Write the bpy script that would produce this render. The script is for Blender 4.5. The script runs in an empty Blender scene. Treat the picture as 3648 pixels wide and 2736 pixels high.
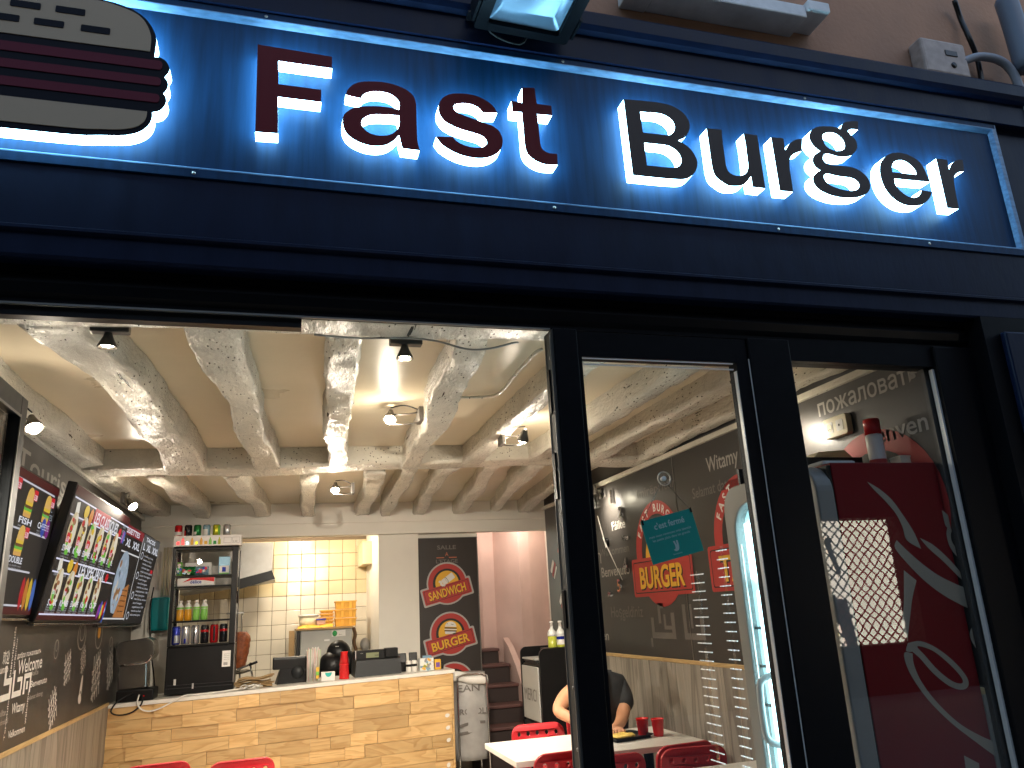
import bpy, bmesh, math, random
from mathutils import Vector, Matrix
random.seed(7)
R = math.radians
C = bpy.context.scene.collection
sc = bpy.context.scene

# ---------------------------------------------------------------- camera, world, exposure
cam_d = bpy.data.cameras.new('camera'); cam = bpy.data.objects.new('camera', cam_d); C.objects.link(cam)
cam_d.sensor_width = 36.0; cam_d.lens = 27.404; cam_d.clip_start = 0.05; cam_d.clip_end = 500
_r = Vector((0.959929, -0.275212, -0.052858)); _d = Vector((0.027632, 0.280648, -0.959413)); _f = Vector((0.278877, 0.919508, 0.277007))
cam.matrix_world = Matrix(((_r.x, -_d.x, -_f.x, 0), (_r.y, -_d.y, -_f.y, -2.4), (_r.z, -_d.z, -_f.z, 1.55), (0, 0, 0, 1)))
sc.camera = cam
world = bpy.data.worlds.new('World'); sc.world = world; world.use_nodes = True
nt = world.node_tree
sky = nt.nodes.new('ShaderNodeTexSky'); sky.sky_type = 'NISHITA'; sky.sun_disc = False
sky.sun_elevation = R(14.0); sky.sun_rotation = R(165)
nt.links.new(sky.outputs[0], nt.nodes['Background'].inputs[0])
nt.nodes['Background'].inputs[1].default_value = 0.12
sun_d = bpy.data.lights.new('sun', 'SUN'); sun_d.energy = 0.03; sun_d.angle = R(12); sun_d.color = (1, .72, .5)
sun = bpy.data.objects.new('sun', sun_d); C.objects.link(sun); sun.location = (0, -20, 20)
sun.rotation_euler = (R(76), 0, R(-15))
vs = sc.view_settings; vs.view_transform = 'Standard'; vs.look = 'None'; vs.exposure = 2.3; vs.gamma = 1.0; vs.use_curve_mapping = False
sc.render.engine = 'CYCLES'
cy = sc.cycles
cy.use_denoising = True; cy.max_bounces = 8; cy.transparent_max_bounces = 16; cy.caustics_reflective = False; cy.caustics_refractive = False
cy.sample_clamp_indirect = 4.0

# ---------------------------------------------------------------- materials
MATS = {}
def mat(name, col, rough=.5, metal=0., var=.0, vscale=8., bump=0., bscale=40., emit=0., ecol=None, coat=0., spec=.5,
        stretch=(1, 1, 1), trans=0., ior=1.45, detail=6., alpha=1.):
    m = bpy.data.materials.new(name); m.use_nodes = True; MATS[name] = m
    n = m.node_tree.nodes; l = m.node_tree.links; b = n['Principled BSDF']
    b.inputs['Base Color'].default_value = (*col, 1); b.inputs['Roughness'].default_value = rough
    b.inputs['Metallic'].default_value = metal; b.inputs['Specular IOR Level'].default_value = spec
    b.inputs['Coat Weight'].default_value = coat; b.inputs['Transmission Weight'].default_value = trans; b.inputs['IOR'].default_value = ior
    b.inputs['Alpha'].default_value = alpha
    if emit:
        b.inputs['Emission Color'].default_value = (*(ecol or col), 1); b.inputs['Emission Strength'].default_value = emit
    if var or bump:
        g = n.new('ShaderNodeNewGeometry'); mp = n.new('ShaderNodeMapping'); mp.inputs['Scale'].default_value = stretch
        l.new(g.outputs['Position'], mp.inputs['Vector'])
        if var:
            t = n.new('ShaderNodeTexNoise'); t.inputs['Scale'].default_value = vscale; t.inputs['Detail'].default_value = detail
            l.new(mp.outputs[0], t.inputs['Vector'])
            mr = n.new('ShaderNodeMapRange'); mr.inputs['From Min'].default_value = .25; mr.inputs['From Max'].default_value = .75
            mr.inputs['To Min'].default_value = 1 - var; mr.inputs['To Max'].default_value = 1 + var * .6
            l.new(t.outputs['Fac'], mr.inputs['Value'])
            h = n.new('ShaderNodeMix'); h.data_type = 'RGBA'; h.blend_type = 'MULTIPLY'; h.inputs['Factor'].default_value = 1
            h.inputs['A'].default_value = (*col, 1); l.new(mr.outputs[0], h.inputs['B']); l.new(h.outputs['Result'], b.inputs['Base Color'])
            mr2 = n.new('ShaderNodeMapRange'); mr2.inputs['To Min'].default_value = max(.02, rough * .75); mr2.inputs['To Max'].default_value = min(1, rough * 1.25)
            l.new(t.outputs['Fac'], mr2.inputs['Value']); l.new(mr2.outputs[0], b.inputs['Roughness'])
        if bump:
            t2 = n.new('ShaderNodeTexNoise'); t2.inputs['Scale'].default_value = bscale; t2.inputs['Detail'].default_value = 5
            l.new(mp.outputs[0], t2.inputs['Vector'])
            bp = n.new('ShaderNodeBump'); bp.inputs['Strength'].default_value = bump; bp.inputs['Distance'].default_value = .01
            l.new(t2.outputs['Fac'], bp.inputs['Height']); l.new(bp.outputs[0], b.inputs['Normal'])
    return m

def glow(name, col, s):
    m = mat(name, (.8, .8, .8), .4); b = m.node_tree.nodes['Principled BSDF']
    b.inputs['Emission Color'].default_value = (*col, 1); b.inputs['Emission Strength'].default_value = s
    return m

def glass(name, tint=(1, 1, 1), smudge=0.):
    m = bpy.data.materials.new(name); m.use_nodes = True; MATS[name] = m
    n = m.node_tree.nodes; l = m.node_tree.links; n.remove(n['Principled BSDF'])
    tr = n.new('ShaderNodeBsdfTransparent'); tr.inputs[0].default_value = (*tint, 1)
    gl = n.new('ShaderNodeBsdfGlossy'); gl.inputs['Roughness'].default_value = .002
    fr = n.new('ShaderNodeFresnel'); ge = n.new('ShaderNodeNewGeometry'); io = n.new('ShaderNodeMapRange')
    io.inputs['To Min'].default_value = 1.45; io.inputs['To Max'].default_value = 1 / 1.45   # same reflectance from both sides of a thin pane
    l.new(ge.outputs['Backfacing'], io.inputs['Value']); l.new(io.outputs[0], fr.inputs['IOR'])
    mx = n.new('ShaderNodeMixShader'); l.new(fr.outputs[0], mx.inputs[0]); l.new(tr.outputs[0], mx.inputs[1]); l.new(gl.outputs[0], mx.inputs[2])
    last = mx
    if smudge:
        g = n.new('ShaderNodeNewGeometry'); t = n.new('ShaderNodeTexNoise'); t.inputs['Scale'].default_value = 5; t.inputs['Detail'].default_value = 8
        t.inputs['Roughness'].default_value = .7
        l.new(g.outputs['Position'], t.inputs['Vector'])
        mr = n.new('ShaderNodeMapRange'); mr.inputs['From Min'].default_value = .52; mr.inputs['From Max'].default_value = .8
        mr.inputs['To Min'].default_value = 0; mr.inputs['To Max'].default_value = smudge; l.new(t.outputs['Fac'], mr.inputs['Value'])
        df = n.new('ShaderNodeBsdfDiffuse'); df.inputs[0].default_value = (.75, .78, .8, 1)
        m2 = n.new('ShaderNodeMixShader'); l.new(mr.outputs[0], m2.inputs[0]); l.new(mx.outputs[0], m2.inputs[1]); l.new(df.outputs[0], m2.inputs[2]); last = m2
    l.new(last.outputs[0], n['Material Output'].inputs[0])
    return m

def wood(name, ca, cb, axis='x', scale=6., rough=.45, per_object=.25, ring=1.):
    """long grain along one axis, darker early-wood lines, each piece its own tone"""
    m = bpy.data.materials.new(name); m.use_nodes = True; MATS[name] = m
    n = m.node_tree.nodes; l = m.node_tree.links; b = n['Principled BSDF']; b.inputs['Roughness'].default_value = rough
    g = n.new('ShaderNodeNewGeometry'); oi = n.new('ShaderNodeObjectInfo')
    ad = n.new('ShaderNodeVectorMath'); ad.operation = 'ADD'
    cm = n.new('ShaderNodeVectorMath'); cm.operation = 'SCALE'; cm.inputs['Scale'].default_value = 13.7
    cb3 = n.new('ShaderNodeCombineXYZ')
    for i in range(3): l.new(oi.outputs['Random'], cb3.inputs[i])
    l.new(cb3.outputs[0], cm.inputs[0]); l.new(g.outputs['Position'], ad.inputs[0]); l.new(cm.outputs[0], ad.inputs[1])
    mp = n.new('ShaderNodeMapping'); s = {'x': (.16, 1, 1), 'y': (1, .16, 1), 'z': (1, 1, .1)}[axis]; mp.inputs['Scale'].default_value = s
    l.new(ad.outputs[0], mp.inputs['Vector'])
    t = n.new('ShaderNodeTexNoise'); t.inputs['Scale'].default_value = scale; t.inputs['Detail'].default_value = 3; t.inputs['Distortion'].default_value = .6
    l.new(mp.outputs[0], t.inputs['Vector'])
    mu = n.new('ShaderNodeMath'); mu.operation = 'MULTIPLY'; mu.inputs[1].default_value = 9 * ring
    l.new(t.outputs['Fac'], mu.inputs[0])
    fr = n.new('ShaderNodeMath'); fr.operation = 'FRACT'; l.new(mu.outputs[0], fr.inputs[0])
    rp = n.new('ShaderNodeValToRGB'); e = rp.color_ramp.elements
    e[0].position = 0; e[0].color = (*ca, 1); e[1].position = .62; e[1].color = tuple((ca[i] * .55 + cb[i] * .45) for i in range(3)) + (1,)
    x = rp.color_ramp.elements.new(.9); x.color = (*cb, 1); x = rp.color_ramp.elements.new(1.0); x.color = (*ca, 1)
    l.new(fr.outputs[0], rp.inputs[0])
    t2 = n.new('ShaderNodeTexNoise'); t2.inputs['Scale'].default_value = scale * 12; t2.inputs['Detail'].default_value = 4; l.new(mp.outputs[0], t2.inputs['Vector'])
    mr = n.new('ShaderNodeMapRange'); mr.inputs['To Min'].default_value = .82; mr.inputs['To Max'].default_value = 1.12; l.new(t2.outputs['Fac'], mr.inputs['Value'])
    mo = n.new('ShaderNodeMapRange'); mo.inputs['To Min'].default_value = 1 - per_object; mo.inputs['To Max'].default_value = 1 + per_object * .4
    l.new(oi.outputs['Random'], mo.inputs['Value'])
    mm = n.new('ShaderNodeMath'); mm.operation = 'MULTIPLY'; l.new(mr.outputs[0], mm.inputs[0]); l.new(mo.outputs[0], mm.inputs[1])
    h = n.new('ShaderNodeMix'); h.data_type = 'RGBA'; h.blend_type = 'MULTIPLY'; h.inputs['Factor'].default_value = 1
    l.new(rp.outputs[0], h.inputs['A']); l.new(mm.outputs[0], h.inputs['B']); l.new(h.outputs['Result'], b.inputs['Base Color'])
    bp = n.new('ShaderNodeBump'); bp.inputs['Strength'].default_value = .15; bp.inputs['Distance'].default_value = .004
    l.new(t2.outputs['Fac'], bp.inputs['Height']); l.new(bp.outputs[0], b.inputs['Normal'])
    return m

def old_paint(name, col):
    """thick glossy paint over rough hewn oak: lumps, worm holes, grain cracks"""
    m = bpy.data.materials.new(name); m.use_nodes = True; MATS[name] = m
    n = m.node_tree.nodes; l = m.node_tree.links; b = n['Principled BSDF']; b.inputs['Roughness'].default_value = .22
    g = n.new('ShaderNodeNewGeometry')
    mp = n.new('ShaderNodeMapping'); mp.inputs['Scale'].default_value = (1, .45, 1); l.new(g.outputs['Position'], mp.inputs['Vector'])
    a = n.new('ShaderNodeTexNoise'); a.inputs['Scale'].default_value = 38; a.inputs['Detail'].default_value = 9; a.inputs['Roughness'].default_value = .68
    l.new(mp.outputs[0], a.inputs['Vector'])
    big = n.new('ShaderNodeTexNoise'); big.inputs['Scale'].default_value = 3.2; big.inputs['Detail'].default_value = 3; l.new(g.outputs['Position'], big.inputs['Vector'])
    # worm holes: small voronoi cells, only where the large noise allows
    v = n.new('ShaderNodeTexVoronoi'); v.inputs['Scale'].default_value = 58; l.new(mp.outputs[0], v.inputs['Vector'])
    lt = n.new('ShaderNodeMath'); lt.operation = 'LESS_THAN'; lt.inputs[1].default_value = .2; l.new(v.outputs['Distance'], lt.inputs[0])
    rnd = n.new('ShaderNodeSeparateColor'); l.new(v.outputs['Color'], rnd.inputs[0])
    gt = n.new('ShaderNodeMath'); gt.operation = 'GREATER_THAN'; gt.inputs[1].default_value = .45; l.new(rnd.outputs[0], gt.inputs[0])
    bg = n.new('ShaderNodeMath'); bg.operation = 'GREATER_THAN'; bg.inputs[1].default_value = .47; l.new(big.outputs['Fac'], bg.inputs[0])
    m1 = n.new('ShaderNodeMath'); m1.operation = 'MULTIPLY'; l.new(lt.outputs[0], m1.inputs[0]); l.new(gt.outputs[0], m1.inputs[1])
    m2 = n.new('ShaderNodeMath'); m2.operation = 'MULTIPLY'; l.new(m1.outputs[0], m2.inputs[0]); l.new(bg.outputs[0], m2.inputs[1])
    # cracks along the grain
    mp2 = n.new('ShaderNodeMapping'); mp2.inputs['Scale'].default_value = (9, .8, 9); l.new(g.outputs['Position'], mp2.inputs['Vector'])
    cr = n.new('ShaderNodeTexNoise'); cr.inputs['Scale'].default_value = 3; cr.inputs['Detail'].default_value = 6; l.new(mp2.outputs[0], cr.inputs['Vector'])
    ck = n.new('ShaderNodeMath'); ck.operation = 'GREATER_THAN'; ck.inputs[1].default_value = .715; l.new(cr.outputs['Fac'], ck.inputs[0])
    mx = n.new('ShaderNodeMath'); mx.operation = 'MAXIMUM'; l.new(m2.outputs[0], mx.inputs[0]); l.new(ck.outputs[0], mx.inputs[1])
    mr = n.new('ShaderNodeMapRange'); mr.inputs['From Min'].default_value = .3; mr.inputs['From Max'].default_value = .7
    mr.inputs['To Min'].default_value = .8; mr.inputs['To Max'].default_value = 1.08; l.new(big.outputs['Fac'], mr.inputs['Value'])
    h = n.new('ShaderNodeMix'); h.data_type = 'RGBA'; h.blend_type = 'MULTIPLY'; h.inputs['Factor'].default_value = 1; h.inputs['A'].default_value = (*col, 1)
    l.new(mr.outputs[0], h.inputs['B'])
    d = n.new('ShaderNodeMix'); d.data_type = 'RGBA'; d.inputs['B'].default_value = (.035, .028, .02, 1)
    l.new(mx.outputs[0], d.inputs['Factor']); l.new(h.outputs['Result'], d.inputs['A']); l.new(d.outputs['Result'], b.inputs['Base Color'])
    sb = n.new('ShaderNodeMath'); sb.operation = 'SUBTRACT'; l.new(a.outputs['Fac'], sb.inputs[0]); l.new(mx.outputs[0], sb.inputs[1])
    bp = n.new('ShaderNodeBump'); bp.inputs['Strength'].default_value = .9; bp.inputs['Distance'].default_value = .03
    l.new(sb.outputs[0], bp.inputs['Height']); l.new(bp.outputs[0], b.inputs['Normal'])
    return m

navy = mat('navy paint', (.0035, .0075, .024), .42, spec=.12, var=.25, vscale=14, stretch=(1, 1, .3), bump=.06, bscale=60)
sign_edge = mat('glow tinted sign edge', (.09, .2, .36), .4, var=.5, vscale=60, stretch=(.3, 1, 1))  # paler blue than the panel: letter light on the bevels painted in
navy_panel = mat('navy brushed panel', (.0055, .03, .08), .45, metal=.0, var=.35, vscale=40, stretch=(1, 1, .07), bump=.05, bscale=120, spec=.12)
black_alu = mat('black aluminium', (.0035, .0038, .005), .35, var=.1, vscale=30, spec=.1)
jamb_alu = mat('dull jamb', (.045, .044, .04), .5, spec=.2)
alu = mat('grey aluminium', (.17, .165, .155), .4, metal=.4, var=.1, vscale=20)
bead = mat('glazing bead', (.62, .62, .6), .3, metal=.3)
render_wall = mat('tan render', (.34, .19, .12), .85, var=.3, vscale=2.5, bump=.25, bscale=50)
stone_paint = mat('white stone sill', (.62, .64, .66), .6, var=.2, vscale=12, bump=.2, bscale=40)
letter_side = glow('lit letter side', (.38, .76, 1.0), 4.6)
letter_red = mat('dark red letter face', (.1, .006, .01), .5, spec=.15)
letter_dark = mat('dark brown letter face', (.042, .031, .027), .5, spec=.2)
logo_cream = mat('cream sign face', (.32, .25, .175), .55, spec=.2)
logo_red = mat('maroon sign face', (.085, .009, .02), .55, spec=.15)
logo_black = mat('black sign face', (.004, .004, .008), .5, spec=.1)
beam_paint = old_paint('old white beam paint', (.74, .7, .6))
ceil_mat = mat('cream gloss ceiling', (.62, .54, .4), .3, var=.16, vscale=1.4, bump=.08, bscale=25)
white_wall = mat('off white wall', (.8, .77, .7), .6, var=.08, vscale=2, bump=.05, bscale=60)
pink_wall = mat('pink stair wall', (.62, .44, .4), .75, var=.14, vscale=3, bump=.1, bscale=40)
dark_wall = mat('dark wall covering', (.042, .038, .035), .4, var=.12, vscale=3, bump=.03, bscale=90)
pale_print = mat('pale print', (.36, .34, .31), .5)
grey_print = mat('grey print', (.14, .125, .115), .5)
white_print = mat('white print', (.72, .7, .66), .5)
grey_wood = wood('grey wood panel', (.37, .335, .28), (.2, .18, .15), 'z', 5, .5, .2, .7)
trim_wood = wood('light wood trim', (.62, .43, .19), (.5, .33, .14), 'y', 8, .4, .1)
pine = wood('pine plank', (.73, .49, .225), (.57, .34, .13), 'x', 6, .42, .3)
white_lam = mat('white laminate', (.72, .7, .65), .35, var=.05, vscale=10)
grout = mat('grout', (.2, .15, .1), .9)
tile_y = mat('yellow tile', (.66, .55, .34), .18, var=.06, vscale=5)
tile_c = mat('cream tile', (.7, .64, .53), .18, var=.06, vscale=5)
floor_mat = mat('floor tile', (.5, .45, .38), .4, var=.2, vscale=5)
steel = mat('brushed steel', (.3, .285, .26), .2, metal=.95, var=.12, vscale=18)
dark_steel = mat('dull steel', (.3, .29, .27), .35, metal=.8, var=.15, vscale=10)
chrome = mat('chrome', (.75, .75, .75), .1, metal=1.)
black_pl = mat('black plastic', (.006, .006, .0065), .35, spec=.3, var=.1, vscale=20)
grey_pl = mat('dark grey plastic', (.018, .02, .022), .4, spec=.35, var=.1, vscale=20)
lgrey_pl = mat('light grey plastic', (.38, .38, .36), .4, var=.05)
red_pl = mat('red plastic', (.46, .022, .03), .36, var=.08, vscale=12)
dred_pl = mat('deep red plastic', (.3, .012, .018), .36, var=.08, vscale=12)
cup_red = mat('red cup', (.62, .015, .018), .25)
teal = mat('teal card', (.0, .27, .22), .5)
teal_pl = mat('teal plastic', (.005, .22, .24), .25)
orange_mat = mat('yellow foam', (.72, .38, .055), .6, var=.12, vscale=20)
yellow = mat('yellow print', (.75, .42, .03), .5)
badge_red = mat('badge red', (.42, .035, .03), .5)
badge_black = mat('badge black', (.015, .012, .011), .5)
badge_edge = mat('badge edge', (.4, .38, .37), .5)
banner_mat = mat('banner brown black', (.032, .025, .022), .45, var=.1, vscale=4)
white_pl = mat('white plastic', (.72, .7, .66), .4)
cream_pl = mat('ivory plastic', (.72, .65, .47), .4)
paper = mat('brown paper', (.4, .26, .12), .85, var=.2, vscale=20)
card = mat('white card', (.74, .72, .7), .6)
meat = mat('grilled meat', (.26, .07, .022), .5, var=.5, vscale=35, bump=1.0, bscale=45)
skin = mat('skin', (.5, .25, .14), .5, var=.1, vscale=20)
shirt = mat('black t-shirt', (.028, .03, .033), .85, var=.3, vscale=8, bump=.3, bscale=14)
hair = mat('fair hair', (.2, .13, .07), .7, var=.4, vscale=30)
denim = mat('dark denim', (.02, .025, .04), .8)
bag_pl = mat('clear bag', (.4, .39, .38), .3, var=.25, vscale=7, bump=.5, bscale=12)
stair_mat = mat('brown stair', (.035, .022, .02), .6, var=.2, vscale=6)
stair_nose = mat('brown red stair edge', (.11, .05, .045), .55, var=.2, vscale=6)
fridge_red = mat('red fridge side', (.15, .003, .006), .4, var=.08, vscale=2, spec=.12)
fridge_grey = mat('grey fridge frame', (.2, .19, .17), .45, var=.06, vscale=3)
script_mat = mat('pale script print', (.3, .25, .19), .6, spec=.1)
clear = glass('clear glass')
pane_mat = glass('shop window glass', (.97, .98, .98), .0)
door_glass = glass('door glass', (.97, .98, .98), .012)
smear = glass('smeared fridge glass', (.9, .97, 1), .2)
led_white = glow('cold led light', (.62, .93, 1.0), 2.0)
dash_glow = glow('reflected dash glow', (.8, .95, 1.0), .045)  # glow of the dashes that imitate a reflection beside the refrigerator
led_dim = glow('cold lit interior', (.25, .55, .62), .42)
bulb = glow('lamp bulb', (1.0, .88, .66), 30.0)
lamp_body = mat('lamp metal', (.1, .09, .08), .4, metal=.5)
green_can = mat('green can', (.02, .2, .05), .25, metal=.5); red_can = mat('red can', (.5, .01, .015), .25, metal=.4)
blue_can = mat('pale blue can', (.3, .5, .65), .25, metal=.5); yel_can = mat('yellow green can', (.5, .5, .03), .25, metal=.5)
sil_can = mat('silver can', (.55, .56, .58), .25, metal=.7); blk_can = mat('black can', (.012, .012, .014), .25, metal=.3)
blu_can = mat('deep blue can', (.015, .03, .3), .25, metal=.4)
juice_o = mat('orange juice', (.62, .3, .02), .2); juice_g = mat('green juice', (.2, .5, .09), .2)
bottle_cl = mat('clear bottle', (.7, .72, .7), .1, spec=.6)
soap = mat('yellow green liquid', (.42, .45, .06), .2)
flood_glass = mat('floodlight glass', (.13, .2, .27), .22, metal=.3, var=.15, vscale=9)
pave = mat('pavement', (.22, .2, .18), .9, var=.3, vscale=6, bump=.3, bscale=60)
tealg = mat('teal print', (.02, .4, .36), .5)
egg = mat('yellow food', (.7, .5, .12), .6, var=.2, vscale=60)

# ---------------------------------------------------------------- geometry helpers
def V3(p): return Vector(p)
class Frame:
    """a plane with its own origin, right, up and outward axes"""
    def __init__(s, o, u, v=(0, 0, 1)):
        s.o = Vector(o); s.u = Vector(u).normalized(); v = Vector(v); v = (v - s.u * v.dot(s.u)).normalized(); s.v = v; s.n = s.u.cross(v)
    def p(s, a, b, w=0.): return s.o + s.u * a + s.v * b + s.n * w
    def sub(s, a, b, ang=0, w=0.):
        c, d = math.cos(ang), math.sin(ang)
        return Frame(s.p(a, b, w), s.u * c + s.v * d, s.v * c - s.u * d)
def facing_street(x, y, z): return Frame((x, y, z), (1, 0, 0))       # reads from the street
def facing_left(x, y, z): return Frame((x, y, z), (0, -1, 0))        # on the wall to the east, reads from the room
def facing_right(x, y, z): return Frame((x, y, z), (0, 1, 0))        # on the wall to the west

def smooth_loop(pts, seg=5):
    """closed outline through (a, b[, 1 = corner]) points; round between corners"""
    P = [(Vector((p[0], p[1])), len(p) > 2 and p[2]) for p in pts]; n = len(P); out = []
    for i in range(n):
        p1, c1 = P[i]; p2, c2 = P[(i + 1) % n]
        p0 = P[i - 1][0] if not c1 else p1; p3 = P[(i + 2) % n][0] if not c2 else p2
        if c1 and c2: out.append(p1); continue
        for k in range(seg):
            t = k / seg
            out.append(.5 * ((2 * p1) + (p2 - p0) * t + (2 * p0 - 5 * p1 + 4 * p2 - p3) * t * t + (3 * p1 - p0 - 3 * p2 + p3) * t ** 3))
    r = []
    for q in out:
        if not r or (q - r[-1]).length > 1e-5: r.append(q)
    if len(r) > 1 and (r[0] - r[-1]).length < 1e-5: r.pop()
    return [(q.x, q.y) for q in r]
def ellipse(a, b, ra, rb, n=24, t0=0, t1=2 * math.pi, rot=0):
    full = abs(t1 - t0 - 2 * math.pi) < 1e-6
    m = n if full else n + 1; o = []
    for i in range(m):
        t = t0 + (t1 - t0) * i / n; x, y = ra * math.cos(t), rb * math.sin(t)
        o.append((a + x * math.cos(rot) - y * math.sin(rot), b + x * math.sin(rot) + y * math.cos(rot)))
    return o
def rect(a0, b0, a1, b1): return [(a0, b0), (a1, b0), (a1, b1), (a0, b1)]
def rrect(a0, b0, a1, b1, r, n=5):
    o = []
    for (x, y, t) in ((a1 - r, b0 + r, -90), (a1 - r, b1 - r, 0), (a0 + r, b1 - r, 90), (a0 + r, b0 + r, 180)):
        for k in range(n + 1): o.append((x + r * math.cos(R(t + 90 * k / n)), y + r * math.sin(R(t + 90 * k / n))))
    return o

_tmp_cu = []
def fill_mesh(loops, depth=0., bevel=0.):
    """2D outlines with holes -> (verts, faces) centred on w = 0..depth"""
    cu = bpy.data.curves.new('tmp', 'CURVE'); cu.dimensions = '2D'; cu.fill_mode = 'BOTH'; cu.extrude = depth / 2; cu.bevel_depth = bevel
    for lp in loops:
        s = cu.splines.new('POLY'); s.points.add(len(lp) - 1); s.use_cyclic_u = True
        for q, p in zip(s.points, lp): q.co = (p[0], p[1], 0, 1)
    o = bpy.data.objects.new('tmp', cu); me = o.to_mesh()
    vs = [(v.co.x, v.co.y, v.co.z + depth / 2) for v in me.vertices]; fs = [tuple(p.vertices) for p in me.polygons]
    o.to_mesh_clear(); bpy.data.objects.remove(o); bpy.data.curves.remove(cu)
    return vs, fs
_tcache = {}
def text_mesh(s, bold=0., depth=0., spacing=1.):
    k = (s, bold, depth, spacing)
    if k in _tcache: return _tcache[k]
    cu = bpy.data.curves.new('tmp', 'FONT'); cu.body = s; cu.size = 1; cu.offset = bold; cu.extrude = depth / 2; cu.space_character = spacing
    cu.resolution_u = 3; cu.fill_mode = 'BOTH' if depth else 'FRONT'
    o = bpy.data.objects.new('tmp', cu); me = o.to_mesh()
    vs = [(v.co.x, v.co.y, v.co.z + depth / 2) for v in me.vertices]; fs = [tuple(p.vertices) for p in me.polygons]
    o.to_mesh_clear(); bpy.data.objects.remove(o); bpy.data.curves.remove(cu)
    _tcache[k] = (vs, fs)
    return vs, fs

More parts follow.
